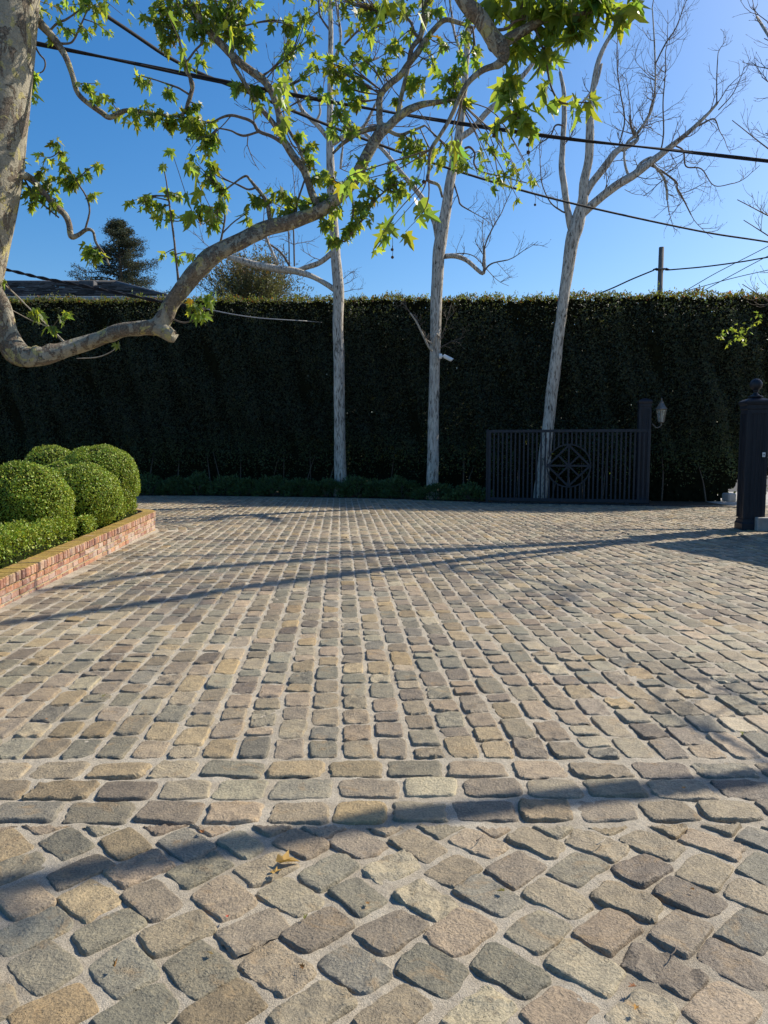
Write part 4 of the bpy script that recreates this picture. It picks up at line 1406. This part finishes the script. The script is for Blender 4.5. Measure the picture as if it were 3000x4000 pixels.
def near_tree():
    base = np.array([6.75, 4.65, 0])
    root = empty('leaning_tree', tuple(base))
    tag(root, 'leaning bare tree to the right that throws a long shadow over the nearest setts', 'tree')
    pts = [base] + [lift(p, q, 6.6) for p, q in ((3600, 2985), (3000, 3040), (2300, 3110), (1500, 3205), (800, 3330), (0, 3465))]
    P = catmull(pts, 6)
    m = MB()
    m.tube(P, np.linspace(.09, .072, len(P)), 12, .1)
    m.build('trunk', 'bark_g', root, True)
    tw = MB()
    for k in range(9):
        twig_grow(tw, P[-1], unit(RNG.normal(size=3) + np.array([0, 0, 1.2])), RNG.uniform(.6, 1.4), .02, 2, .3, 5, 3)
    c0 = P[10]
    for (x, y) in ((2640, 2650), (2800, 2690), (2950, 2740)):
        e = lift(x, y, 6.9)
        pth = catmull([c0, (c0 + e) / 2 + np.array([0, .3, .3]), e], 6)
        tw.tube(pth, np.linspace(.016, .007, len(pth)), 6)
        for k in range(1):
            twig_grow(tw, e, unit(RNG.normal(size=3)), .5, .02, 1, .2, 4, 3)
    tw.build('twigs', 'twig', root, True)


near_tree()

# ------------------------------------------------------------------ gate
GA, GB = at_z(1911, 1966, 0), at_z(2527, 1977, 0)


def build_gate():
    a, b = GA.copy(), GB.copy()
    d = unit(b - a)
    L = np.linalg.norm(b - a)
    nrm = np.array([d[1], -d[0], 0])
    root = empty('sliding_gate', (float(a[0]), float(a[1]), 0))
    tag(root, 'black steel sliding gate of vertical bars with a round cross-and-diamond medallion', 'gate')
    z0, z1 = .085, 1.98
    side = nrm

    def pt(u, z, off=0):
        return a + d * u + np.array([0, 0, z]) + nrm * off

    f = MB()
    fw = .062
    f.bar(pt(0, z0), pt(0, z1), fw, .05, .004, side)
    f.bar(pt(L, z0), pt(L, z1), fw, .05, .004, side)
    f.bar(pt(fw / 2 + .001, z1 - fw / 2), pt(L - fw / 2 - .001, z1 - fw / 2), .075, .052, .004, side)
    f.bar(pt(fw / 2 + .001, z0 + .035), pt(L - fw / 2 - .001, z0 + .035), .085, .054, .004, side)
    f.build('gate_frame', 'black', root)
    cu, cz, r = L * .5105, (z0 + z1) / 2 + .0, .56
    nb = 36
    for i in range(1, nb):
        u = L * i / nb
        top, bot = z1 - fw - .006, z0 + .078
        du = abs(u - cu)
        if du < r - .012:
            h = math.sqrt(r * r - du * du)
            bars = MB()
            bars.bar(pt(u, cz + h), pt(u, top), .044, .022, .003, side)
            bars.build('bar', 'black', root)
            bars = MB()
            bars.bar(pt(u, bot), pt(u, cz - h), .044, .022, .003, side)
        else:
            bars = MB()
            bars.bar(pt(u, bot), pt(u, top), .044, .022, .003, side)
        bars.build('bar', 'black', root)
    md = MB()
    ring = [pt(cu + r * math.cos(t), cz + r * math.sin(t), .006) for t in np.linspace(0, 2 * PI, 49)]
    for p, q in zip(ring[:-1], ring[1:]):
        md.bar(p, q, .036, .036, 0, side)
    md.bar(pt(cu - r + .02, cz, .004), pt(cu + r - .02, cz, .004), .055, .03, .003, side)
    md.bar(pt(cu, cz - r + .02, .001), pt(cu, cz + r - .02, .001), .05, .03, .003, side)
    cor = [(cu + r * .97, cz), (cu, cz + r * .97), (cu - r * .97, cz), (cu, cz - r * .97)]
    for k in range(4):
        p, q = cor[k], cor[(k + 1) % 4]
        md.bar(pt(*p, .009 + .002 * (k % 2)), pt(*q, .009 + .002 * (k % 2)), .052, .03, .003, side)
        mx = ((p[0] + q[0]) / 2, (p[1] + q[1]) / 2)
        md.bar(pt(cu, cz, .012 + .0015 * k), pt(*mx, .012 + .0015 * k), .045, .03, .003, side)
    md.build('medallion', 'black', root)
    for u in (.5, L - .5):
        w_ = MB()
        c = pt(u, .045)
        ax = nrm
        w_.tube([c - ax * .02, c + ax * .02], [.045, .045], 16)
        w_.build('wheel', 'black', root)
    t = MB()
    t.bar(pt(-.3, .012, .0), pt(L + 2.2, .012, .0), .03, .04, .002, side)
    tag(t.build('gate_track', 'black'), 'low black steel track on the setts under the sliding gate', 'track')
    gp = MB()
    gp.bar(pt(-.07, 0, -.09), pt(-.07, 2.0, -.09), .07, .07, .004, side)
    tag(gp.build('guide_post', 'black'), 'thin black guide post at the left end of the sliding gate', 'post')


build_gate()


def gate_post(name, base, w_, h, rz, label, finial, plinth):
    """square panelled post with moulded cap"""
    root = empty(name, tuple(base))
    tag(root, label, 'gate post')
    R = np.array([[math.cos(rz), -math.sin(rz), 0], [math.sin(rz), math.cos(rz), 0], [0, 0, 1]])
    base = np.array(base, float)

    def P(x, y, z):
        return base + R @ np.array([x, y, z])

    s = MB()
    s.box(P(0, 0, h / 2), (w_ * .9, w_ * .9, h), rz, .006)
    for sx, sy in ((0, -1), (0, 1), (1, 0), (-1, 0)):      # corner stiles and fluting strips on each face
        along = np.array([abs(sy), abs(sx), 0])
        outw = np.array([sx, sy, 0])
        for k, wd, pr in ((-.43, .055, .024), (-.33, .03, .012), (-.18, .02, .008), (0, .02, .008), (.18, .02, .008), (.33, .03, .012), (.43, .055, .024)):
            c = along * k * w_ + outw * (w_ * .45 + pr / 2)
            dm = along * wd + np.abs(outw) * pr
            s.box(P(c[0], c[1], .22 + (h - .36) / 2 - .02), (dm[0], dm[1], h - .40), rz, .003)
    s.build('shaft', 'black_wood', root)
    c = MB()
    hw = w_ / 2
    c.lathe(base + np.array([0, 0, h - .18]), [(hw * 1.0, 0), (hw * 1.0, .07), (hw * 1.06, .085), (hw * 1.06, .15), (hw * 1.14, .165), (hw * 1.2, .20), (hw * 1.2, .222), (hw * 1.05, .245), (hw * .3, .30), (hw * .3, .302)], sq=True, rz=rz)
    c.build('cap', 'black_wood', root)
    b = MB()
    b.lathe(base + np.array([0, 0, 0]), [(hw * 1.12, 0), (hw * 1.12, .12), (hw * 1.04, .15), (hw * 1.0, .2)], sq=True, rz=rz)
    b.build('foot_moulding', 'black_wood', root)
    if finial:
        f = MB()
        r = .108
        prof = [(.12, .0), (.12, .02), (.08, .035), (.05, .055), (.035, .085), (.045, .11), (.06, .12), (.045, .13)]
        zc = .13 + r * .93
        prof += [(r * math.cos(t), zc + r * math.sin(t)) for t in np.linspace(-1.15, PI / 2 - .02, 18)]
        f.lathe(base + np.array([0, 0, h + .118]), prof, 28)
        f.build('ball_finial', 'black_wood', root, True)
    return root


PB = at_z(2934, 2074, 0)
PB = np.array([PB[0] + .10, PB[1] + .25, 0])
POST = gate_post('gate_post', PB, .37, 2.30, math.radians(-8), 'black panelled gate post with ball finial beside the driveway opening', True, True)
ip = MB()
q = PB + np.array([.08, -.228, 1.38])
ip.box(q, (.05, .012, .085), math.radians(-8), .003)
IP = ip.build('intercom_plate', 'white_plastic', POST)
ib = MB()
ib.box(q + np.array([-.001, -.009, 0]), (.018, .008, .018), math.radians(-8), .002)
ib.build('call_button', 'lens', IP)
pl = MB()
pl.box(PB + np.array([.28, -.31, .125]), (.62, .16, .25), math.radians(-8), .012)
tag(pl.build('stone_plinth', 'concrete'), 'pale stone plinth block at the foot of the gate post', 'plinth')
FP = at_z(2519, 1985, 0)
FP = np.array([FP[0] + .43, FP[1] + 1.45, 0])
gate_post('gate_post', FP, .30, 2.70, math.radians(-12), 'plain black square post with flat cap behind the right end of the sliding gate', False, False)


def lantern(c, s, label, arm):
    root = empty('wall_lantern', tuple(c))
    tag(root, label, 'lantern')
    c = np.array(c)
    b = MB()
    b.lathe(c, [(.055 * s, 0), (.075 * s, .02 * s), (.075 * s, .03 * s)], 6)
    b.lathe(c + np.array([0, 0, .30 * s]), [(.125 * s, 0), (.14 * s, .012 * s), (.14 * s, .02 * s), (.09 * s, .09 * s), (.05 * s, .15 * s), (.045 * s, .17 * s), (.05 * s, .18 * s), (.02 * s, .20 * s), (.012 * s, .23 * s), (.018 * s, .25 * s), (.003 * s, .28 * s)], 6)
    b.build('lantern_roof', 'iron', root)
    g = MB()
    g.lathe(c + np.array([0, 0, .031 * s]), [(.062 * s, 0), (.108 * s, .268 * s)], 6)
    GL = g.build('glass', 'glass', root)
    f = MB()
    for k in range(6):
        a = PI / 3 * k
        e = np.array([math.cos(a), math.sin(a), 0])
        f.tube([c + e * .066 * s + np.array([0, 0, .03 * s]), c + e * .113 * s + np.array([0, 0, .30 * s])], [.008 * s] * 2, 6)
    f.build('cage', 'iron', GL)
    cd = MB()
    for k in range(3):
        a = 2.1 * k
        cd.lathe(c + np.array([.025 * s * math.cos(a), .025 * s * math.sin(a), .032 * s]), [(.011 * s, 0), (.011 * s, .13 * s), (.004 * s, .17 * s)], 8)
    cd.build('candle_bulb', 'white_plastic', root)
    m = MB()
    top = c + np.array([0, 0, .27 * s])
    m.tube(catmull([c + np.array([0, 0, .0]), c + np.array([0, 0, -.06 * s]), c + np.array(arm) * .5 + np.array([0, 0, -.10 * s]), c + np.array(arm)], 5), [.012 * s] * 16, 8)
    m.build('bracket', 'iron', root)


lantern(at(2582, 1652, FP[1] - .15) + np.array([0, 0, 0]), 1.15, 'weathered coach lantern hanging by the post behind the gate', (-.22, .03, -.02))
lantern(PB + np.array([.44, -.06, 1.62]), 1.25, 'coach lantern on the right side of the ball-topped gate post', (-.22, .03, -.05))
mbx = empty('mailbox', tuple(PB + np.array([.50, -.1, 1.15])))
tag(mbx, 'pale box with rounded top fixed right of the ball-topped gate post', 'mailbox')
m = MB()
c0 = PB + np.array([.42, -.12, 1.22])
prof = [(-.1, -.12), (.1, -.12), (.1, .02)] + [(.1 * math.cos(t), .02 + .1 * math.sin(t)) for t in np.linspace(.3, PI - .3, 8)] + [(-.1, .02)]
vs = [c0 + np.array([x, y, z]) for y in (-.12, .14) for x, z in prof]
k = len(prof)
m.add(vs, [tuple(range(k)), tuple(range(2 * k - 1, k - 1, -1))] + [(i, i + k, (i + 1) % k + k, (i + 1) % k) for i in range(k)])
BB = m.build('box_body', 'white_plastic', mbx)
m = MB()
m.box(c0 + np.array([0, -.126, -.03]), (.13, .008, .10), 0, .003)
m.build('flap', 'gutter', BB)
m = MB()
m.box(c0 + np.array([0, .02, -.145]), (.26, .30, .03), 0, .003)
m.build('shelf', 'black', mbx)


def panel_fence():
    p, q = PB + np.array([.34, -.50, 0]), np.array([8.6, 8.7, 0])
    d = unit(q - p)
    L = np.linalg.norm(q - p)
    nn = np.array([-d[1], d[0], 0])
    root = empty('panel_fence', tuple(p))
    tag(root, 'black boarded fence running from the gate post out of the picture to the right', 'fence')
    n = int(L / .16)
    b = MB()
    for i in range(n):
        c = p + d * (i + .5) * L / n
        b.box(c + np.array([0, 0, 1.50]), (L / n - .006, .022, 2.9), math.atan2(d[1], d[0]), .003)
    b.build('boards', 'black_wood', root)
    r = MB()
    for z in (.3, 1.5, 2.8):
        r.bar(p + nn * .04 + np.array([0, 0, z]), q + nn * .04 + np.array([0, 0, z]), .08, .05, .004, nn)
    r.build('rail', 'black_wood', root)
    for i in range(4):
        po = MB()
        c = p + d * L * i / 3 + nn * .12
        po.box(c + np.array([0, 0, 1.5]), (.09, .09, 3.0), math.atan2(d[1], d[0]), .005)
        po.build('fence_post', 'black_wood', root)


panel_fence()

# narrow metal leaf glimpsed right of the post and pale kerb blocks beyond
m = MB()
kb = at_z(2853, 1974, 0)
m.box(kb + np.array([.05, .2, .2]), (.24, .3, .22), .2, .03)
tag(m.build('stone_block', 'concrete'), 'pale stone block under the ragged end of the tall hedge', 'stone block')

# ------------------------------------------------------------------ security camera on the middle tree
SY = 21.35
cr = empty('security_camera', tuple(at(1722, 1395, SY)))
tag(cr, 'white bullet security camera fixed to the middle tree trunk', 'camera')
c = at(1722, 1392, SY)
m = MB()
m.tube([c + np.array([-.055, 0, 0]), c + np.array([.0, 0, 0]), c + np.array([.03, 0, 0]), c + np.array([.04, 0, 0])], [.082, .08, .07, .05], 18)
m.build('mount_base', 'white_plastic', cr, True)
e = c + np.array([.12, -.04, -.015])
m = MB()
m.tube(catmull([c + np.array([.03, 0, 0]), c + np.array([.08, -.02, .0]), e], 4), [.026] * 9, 10)
m.build('arm', 'white_plastic', cr, True)
dv = unit(np.array([.82, -.38, -.46]))
m = MB()
m.tube([e - dv * .03, e - dv * .02, e + dv * .21, e + dv * .23], [.035, .056, .056, .05], 18)
m.tube([e - dv * .035 + np.array([0, 0, .017]), e + dv * .27 + np.array([0, 0, .017])], [.06, .06], 14, flat=.75)
CB = m.build('camera_body', 'white_plastic', cr, False)
m = MB()
m.tube([e + dv * .225, e + dv * .274], [.042, .042], 16)
m.build('lens', 'lens', CB)

# ------------------------------------------------------------------ overhead lines


def cable(name, P, r, mat, label, cat='cable', twin=False, twist=0, group=None):
    root = MB()
    P = catmull(P, 8)
    if twin:
        for k in range(2):
            ph = np.linspace(0, twist, len(P)) + PI * k
            off = np.column_stack([np.zeros(len(P)), np.cos(ph) * r * .95, np.sin(ph) * r * .95])
            root.tube(P + off, [r] * len(P), 6, cap=True)
    else:
        root.tube(P, [r] * len(P), 8)
    return tag(root.build(name, mat, None, True), label, cat, group)


Pc = [at_z(x, y, 6.0) for x, y in ((121, 166), (482, 239), (927, 330), (1400, 417), (1737, 473), (2200, 540), (2600, 584), (3000, 629))]
Pc = [Pc[0] + (Pc[0] - Pc[1]) * 6] + [Pc[0] + (Pc[0] - Pc[1]) * 2] + Pc + [Pc[-1] + (Pc[-1] - Pc[-2]) * 3, Pc[-1] + (Pc[-1] - Pc[-2]) * 8]
cable('overhead_cable', Pc, .0145, 'rubber', 'thick black overhead cable, the flatter of the two, crossing the whole sky', twin=True, twist=14)
Pc = [at_z(x, y, 6.2) for x, y in ((320, 0), (700, 246), (1018, 381), (1400, 535), (1786, 668), (2200, 786), (2718, 900), (3000, 945))]
Pc = [Pc[0] + (Pc[0] - Pc[1]) * 4] + Pc + [Pc[-1] + (Pc[-1] - Pc[-2]) * 2, Pc[-1] + (Pc[-1] - Pc[-2]) * 8]
cable('overhead_cable', Pc, .021, 'rubber', 'black overhead cable, the steeper of the two, dropping to the right across the trees')
SYc = 22.6
Pc = [at(x, y, SYc) for x, y in ((-600, 930), (-250, 1000), (10, 1050), (150, 1083), (290, 1110), (450, 1142), (640, 1180), (800, 1206))]
cable('service_cable', Pc, .03, 'rubber', 'twisted black service cable sagging in front of the dark roof', twin=True, twist=60)
Pc = [at(x, y, Y) for x, y, Y in ((802, 1206, SYc), (900, 1226, 22.7), (1000, 1241, 22.9), (1090, 1248, 23.1), (1190, 1254, 23.55), (1260, 1260, 24.2))]
cable('service_cable', Pc, .016, 'cable_lit', 'end of the service cable running into the tall hedge, coloured pale as sunlit')

PY = 50.0
pb = at_z(2581, 1835, 0)
ptop = at(2584, 966, PY)
pr = empty('utility_pole', (float(ptop[0]), PY, 0))
tag(pr, 'weathered wooden utility pole rising behind the hedge on the right', 'utility pole')
m = MB()
m.tube([(ptop[0] - .12, PY, 0), (ptop[0] - .05, PY, 6), (ptop[0], PY, ptop[2])], [.21, .19, .165], 14, .03)
m.build('pole_shaft', 'pole_wood', pr, True)
zc = at(2580, 1053, PY)[2]
for sx in (-1, 1):
    m = MB()
    c = np.array([ptop[0] + sx * .22, PY - .1, zc])
    m.tube([c, c + np.array([sx * .1, 0, 0]), c + np.array([sx * .2, 0, 0]), c + np.array([sx * .34, 0, -.02])], [.05, .10, .06, .03], 10)
    m.build('insulator', 'rubber', pr, True)
m = MB()
m.box((ptop[0], PY - .05, zc), (.46, .46, .09), 0, .01)
m.build('clamp', 'iron', pr)
G = 'thin service wires near the utility pole'
cable('service_wire', [at(x, y, 49.9) for x, y in ((2150, 1200), (2340, 1146), (2470, 1090), (2555, 1055))], .045, 'rubber', 'twisted wire dropping left from the utility pole into the hedge top', twin=False, group=G)
cable('service_wire', [at(x, y, 49.9) for x, y in ((2605, 1055), (2750, 1042), (2900, 1022), (3000, 1005), (3300, 960))], .045, 'rubber', 'wire running right from the utility pole, almost level', group=G)
for pts, lb in ((((2560, 1180), (2650, 1150), (2800, 1065), (3000, 962), (3300, 800)), 'steepest thin wire crossing right of the utility pole'),
                (((2620, 1200), (2720, 1150), (2850, 1080), (3000, 1000), (3300, 850)), 'thin wire just below the steepest one, right of the utility pole'),
                (((2600, 1160), (2830, 1095), (3000, 1055), (3300, 990)), 'thin wire with small clips, lowest and flattest right of the pole')):
    cable('service_wire', [at(x, y, 46) for x, y in pts], .022, 'rubber', lb, group=G)

# ------------------------------------------------------------------ beyond the hedge


def build_house():
    root = empty('house', (-17, 40, 0))
    tag(root, 'house behind the hedge at the left, dark shingled hip roof showing', 'house')
    xr, xl, yf, yb = -9.9, -30.0, 34.0, 46.0
    ze = at(600, 1160, yf)[2]
    zr = at(360, 1102, 39.5)[2] + .05
    ym = (yf + yb) / 2
    xr2, xl2 = at(455, 1102, ym)[0], -25.0
    wl = MB()
    for c, d in (((xr + xl) / 2, None),):
        wl.box(((xr + xl) / 2, ym, (ze - .15) / 2), (xr - xl - 1.0, yb - yf - 1.0, ze - .15), 0, 0)
    wl.build('wall', 'stucco', root)
    rf = MB()
    cor = [np.array([xl, yf, ze]), np.array([xr, yf, ze]), np.array([xr, yb, ze]), np.array([xl, yb, ze])]
    rl, rr = np.array([xl2, ym, zr]), np.array([xr2, ym, zr])
    rng = np.random.default_rng(3)
    for a, b, c, d in ((cor[0], cor[1], rr, rl), (cor[1], cor[2], rr, rr), (cor[2], cor[3], rl, rr), (cor[3], cor[0], rl, rl)):
        nr = 13
        nrm = unit(np.cross(b - a, d - a))
        for i in range(nr):
            t0, t1 = i / nr, (i + 1.15) / nr
            t1 = min(t1, 1)
            p0, p1 = a + (d - a) * t0, b + (c - b) * t0
            q0, q1 = a + (d - a) * t1, b + (c - b) * t1
            m = max(2, int(np.linalg.norm(p1 - p0) / .42))
            offs = .5 * (i % 2)
            for j in range(m):
                u0, u1 = max(0, (j - offs * .9) / m), min(1, (j + 1 - offs * .9) / m)
                if j == m - 1:
                    u1 = 1
                if u1 <= u0:
                    continue
                rf.tint = tuple([rng.uniform(.35, 1.7)] * 3)
                lift_ = nrm * (.075 + rng.uniform(0, .03))
                g = .0
                w0, w1 = p0 + (p1 - p0) * u0 + lift_, p0 + (p1 - p0) * u1 + lift_
                w2, w3 = q0 + (q1 - q0) * u1 + nrm * .004, q0 + (q1 - q0) * u0 + nrm * .004
                rf.add([w0, w1, w2, w3, w0 - nrm * .045, w1 - nrm * .045], [(0, 1, 2, 3), (4, 5, 1, 0)])
    RF = rf.build('roof', 'shingle', root, tint=True)
    g = MB()
    g.box(((xr + xl) / 2, yf - .07, ze - .07), (xr - xl + .2, .14, .16), 0, .02)
    g.box((xr + .07, ym, ze - .07), (.14, yb - yf - .2, .16), 0, .02)
    g.build('gutter', 'gutter', RF)
    v = MB()
    c = at(345, 1113, 38.3)
    v.box(c + np.array([0, 0, .0]), (.75, .5, .34), 0, .03)
    v.build('roof_vent', 'shingle', RF, tint=True)
    rp = MB()
    rp.tube([rl + np.array([0, 0, .05]), rr + np.array([0, 0, .05])], [.1, .1], 8)
    rp.tube([rr + np.array([0, 0, .05]), cor[1] + np.array([0, 0, .05])], [.09, .09], 8)
    rp.tint = (1, 1, 1)
    rp.build('ridge_cap', 'shingle', RF, True, tint=True)


build_house()
RNG = np.random.default_rng(31)


def conifer():
    Y = 52.0
    top = at(462, 862, Y)
    b = np.array([top[0] + .2, Y, 0])
    root = empty('conifer', tuple(b))
    tag(root, 'tall dark conifer rising behind the house roof', 'tree')
    m = MB()
    m.tube([b, (b + top) / 2, top], [.38, .25, .03], 10, .05)
    m.build('trunk', 'twig', root, True)
    br = MB()
    PP, AA = [], []
    H = top[2]
    for z in np.linspace(H * .38, H - .2, 54):
        f = (H - z) / (H * .62)
        for k in range(3):
            az = RNG.uniform(0, 2 * PI)
            L = (.25 + 6.6 * f ** .9) * RNG.uniform(.35, 1.15)
            c0 = b + (top - b) * z / H
            d = np.array([math.cos(az), math.sin(az), .25])
            pts = catmull([c0, c0 + d * L * .4 + np.array([0, 0, .0]), c0 + d * L * .75 + np.array([0, 0, -.10 * L]), c0 + d * L + np.array([0, 0, -.03 * L])], 5)
            br.tube(pts, np.linspace(.05, .012, len(pts)), 4, cap=False)
            for p in pts[3:]:
                for _ in range(int(6 + 4 * RNG.random())):
                    e = p + RNG.normal(0, .16, 3) * np.array([1, 1, .5])
                    for q in range(4):
                        PP.append(e + RNG.normal(0, .09, 3))
                        AA.append(unit(d * .6 + RNG.normal(size=3) * .8 + np.array([0, 0, -.25])))
    br.build('branches', 'twig', root, True)
    n = len(PP)
    t = greens(n, .5, 1.4, .1)
    br_ = RNG.random(n) < .12
    t[br_] *= np.array([1.6, 1.1, .8])
    V, Fq, T = cards(np.array(PP), np.array(AA), rot_rand(n), RNG.uniform(.10, .21, n), t, .26)
    mesh_np('needles', V, [Fq], ['needle'], T, None, False, root)


conifer()


def round_tree():
    Y = 33.0
    c = at(985, 1150, Y)
    root = empty('round_tree', (float(c[0]), Y, 0))
    tag(root, 'rounded olive-green tree showing above the hedge between the house and the trunks', 'tree')
    m = MB()
    m.tube([(c[0], Y, 0), (c[0] + .1, Y, c[2] - 2), (c[0], Y, c[2])], [.22, .18, .1], 10, .06)
    m.build('trunk', 'bark_g', root, True)
    br = MB()
    PP, AA = [], []
    tips = []
    for k in range(120):
        d = unit(RNG.normal(size=3) * np.array([1.0, .9, 1.0]) + np.array([0, 0, .25]))
        L = RNG.uniform(1.5, 2.3) * (1.15 if d[2] < .3 else .92)
        p0 = c + np.array([0, 0, -.6]) + d * .2
        pts = catmull([p0, p0 + d * L * .5 + RNG.normal(0, .1, 3), p0 + d * L + np.array([0, 0, .25])], 5)
        br.tube(pts, np.linspace(.035, .008, len(pts)), 4, cap=False)
        for p in pts[4:]:
            for _ in range(9):
                e = p + RNG.normal(0, .16, 3)
                dd = unit(d + np.array([0, 0, .7]) + RNG.normal(0, .4, 3))
                for q in range(5):
                    PP.append(e + dd * q * .05 + RNG.normal(0, .03, 3))
                    AA.append(unit(dd + RNG.normal(size=3) * .7))
    br.build('branches', 'twig', root, True)
    n = len(PP)
    t = greens(n, .5, 1.5, .12)
    P = np.array(PP)
    up = P[:, 2] > c[2] + .5
    t[up & (RNG.random(n) < .3)] *= np.array([1.5, 1.0, .8])
    V, Fq, T = cards(P, np.array(AA), rot_rand(n), RNG.uniform(.07, .13, n), t, .4)
    mesh_np('crown', V, [Fq], ['leaf_olive'], T, None, False, root)


round_tree()

# ------------------------------------------------------------------ litter on the setts
RNG = np.random.default_rng(77)
for (x, y, s, lb) in ((1085, 3372, .075, 'crumpled dry yellow sycamore leaf lying on the setts'), (1060, 3412, .036, 'small dry leaf scrap beside the crumpled yellow leaf')):
    p = at_z(x, y, .026)
    V, Fq, T = lobed_leaves(p[None], np.array([[.9, .35, .1]]), np.array([[-.1, .1, 1.0]]), np.array([s]), np.array([[1.0, 1.0, 1.0]]))
    V += RNG.normal(0, .003, V.shape)
    tag(mesh_np('fallen_leaf', V, [Fq], ['dry_leaf'], T), lb, 'leaf')
for (x, y, lb) in ((2330, 3300, 'pale dry twig on the grey sett near the border courses'), (1860, 3285, 'thin dark twig in the joint beside the border courses'), (2618, 3735, 'short dark twig on the setts at the lower right')):
    p = at_z(x, y, .028)
    a = RNG.uniform(-.7, .7)
    m = MB()
    m.tube(catmull([p, p + np.array([.03 * math.cos(a), .03 * math.sin(a), .006]), p + np.array([.065 * math.cos(a + .3), .065 * math.sin(a + .3), -.002])], 5), np.linspace(.0022, .0012, 11), 6)
    tag(m.build('fallen_twig', 'twig_pale' if 'pale' in lb else 'twig', None, True), lb, 'twig')

for i in range(16):
    p = at_z(RNG.uniform(100, 2900), RNG.uniform(2700, 3950), .022)
    V, Fq, T = lobed_leaves(p[None], unit(np.array([[*RNG.normal(size=2), .1]])), unit(np.array([[*RNG.normal(0, .3, 2), 1.0]])), np.array([RNG.uniform(.012, .028)]), np.array([[RNG.uniform(.4, 1.0), RNG.uniform(.3, .8), .6]]))
    tag(mesh_np('leaf_scrap', V, [Fq], ['dry_leaf'], T), 'tiny dry brown leaf scrap lying loose on the setts', 'leaf', 'leaf scraps on the setts')
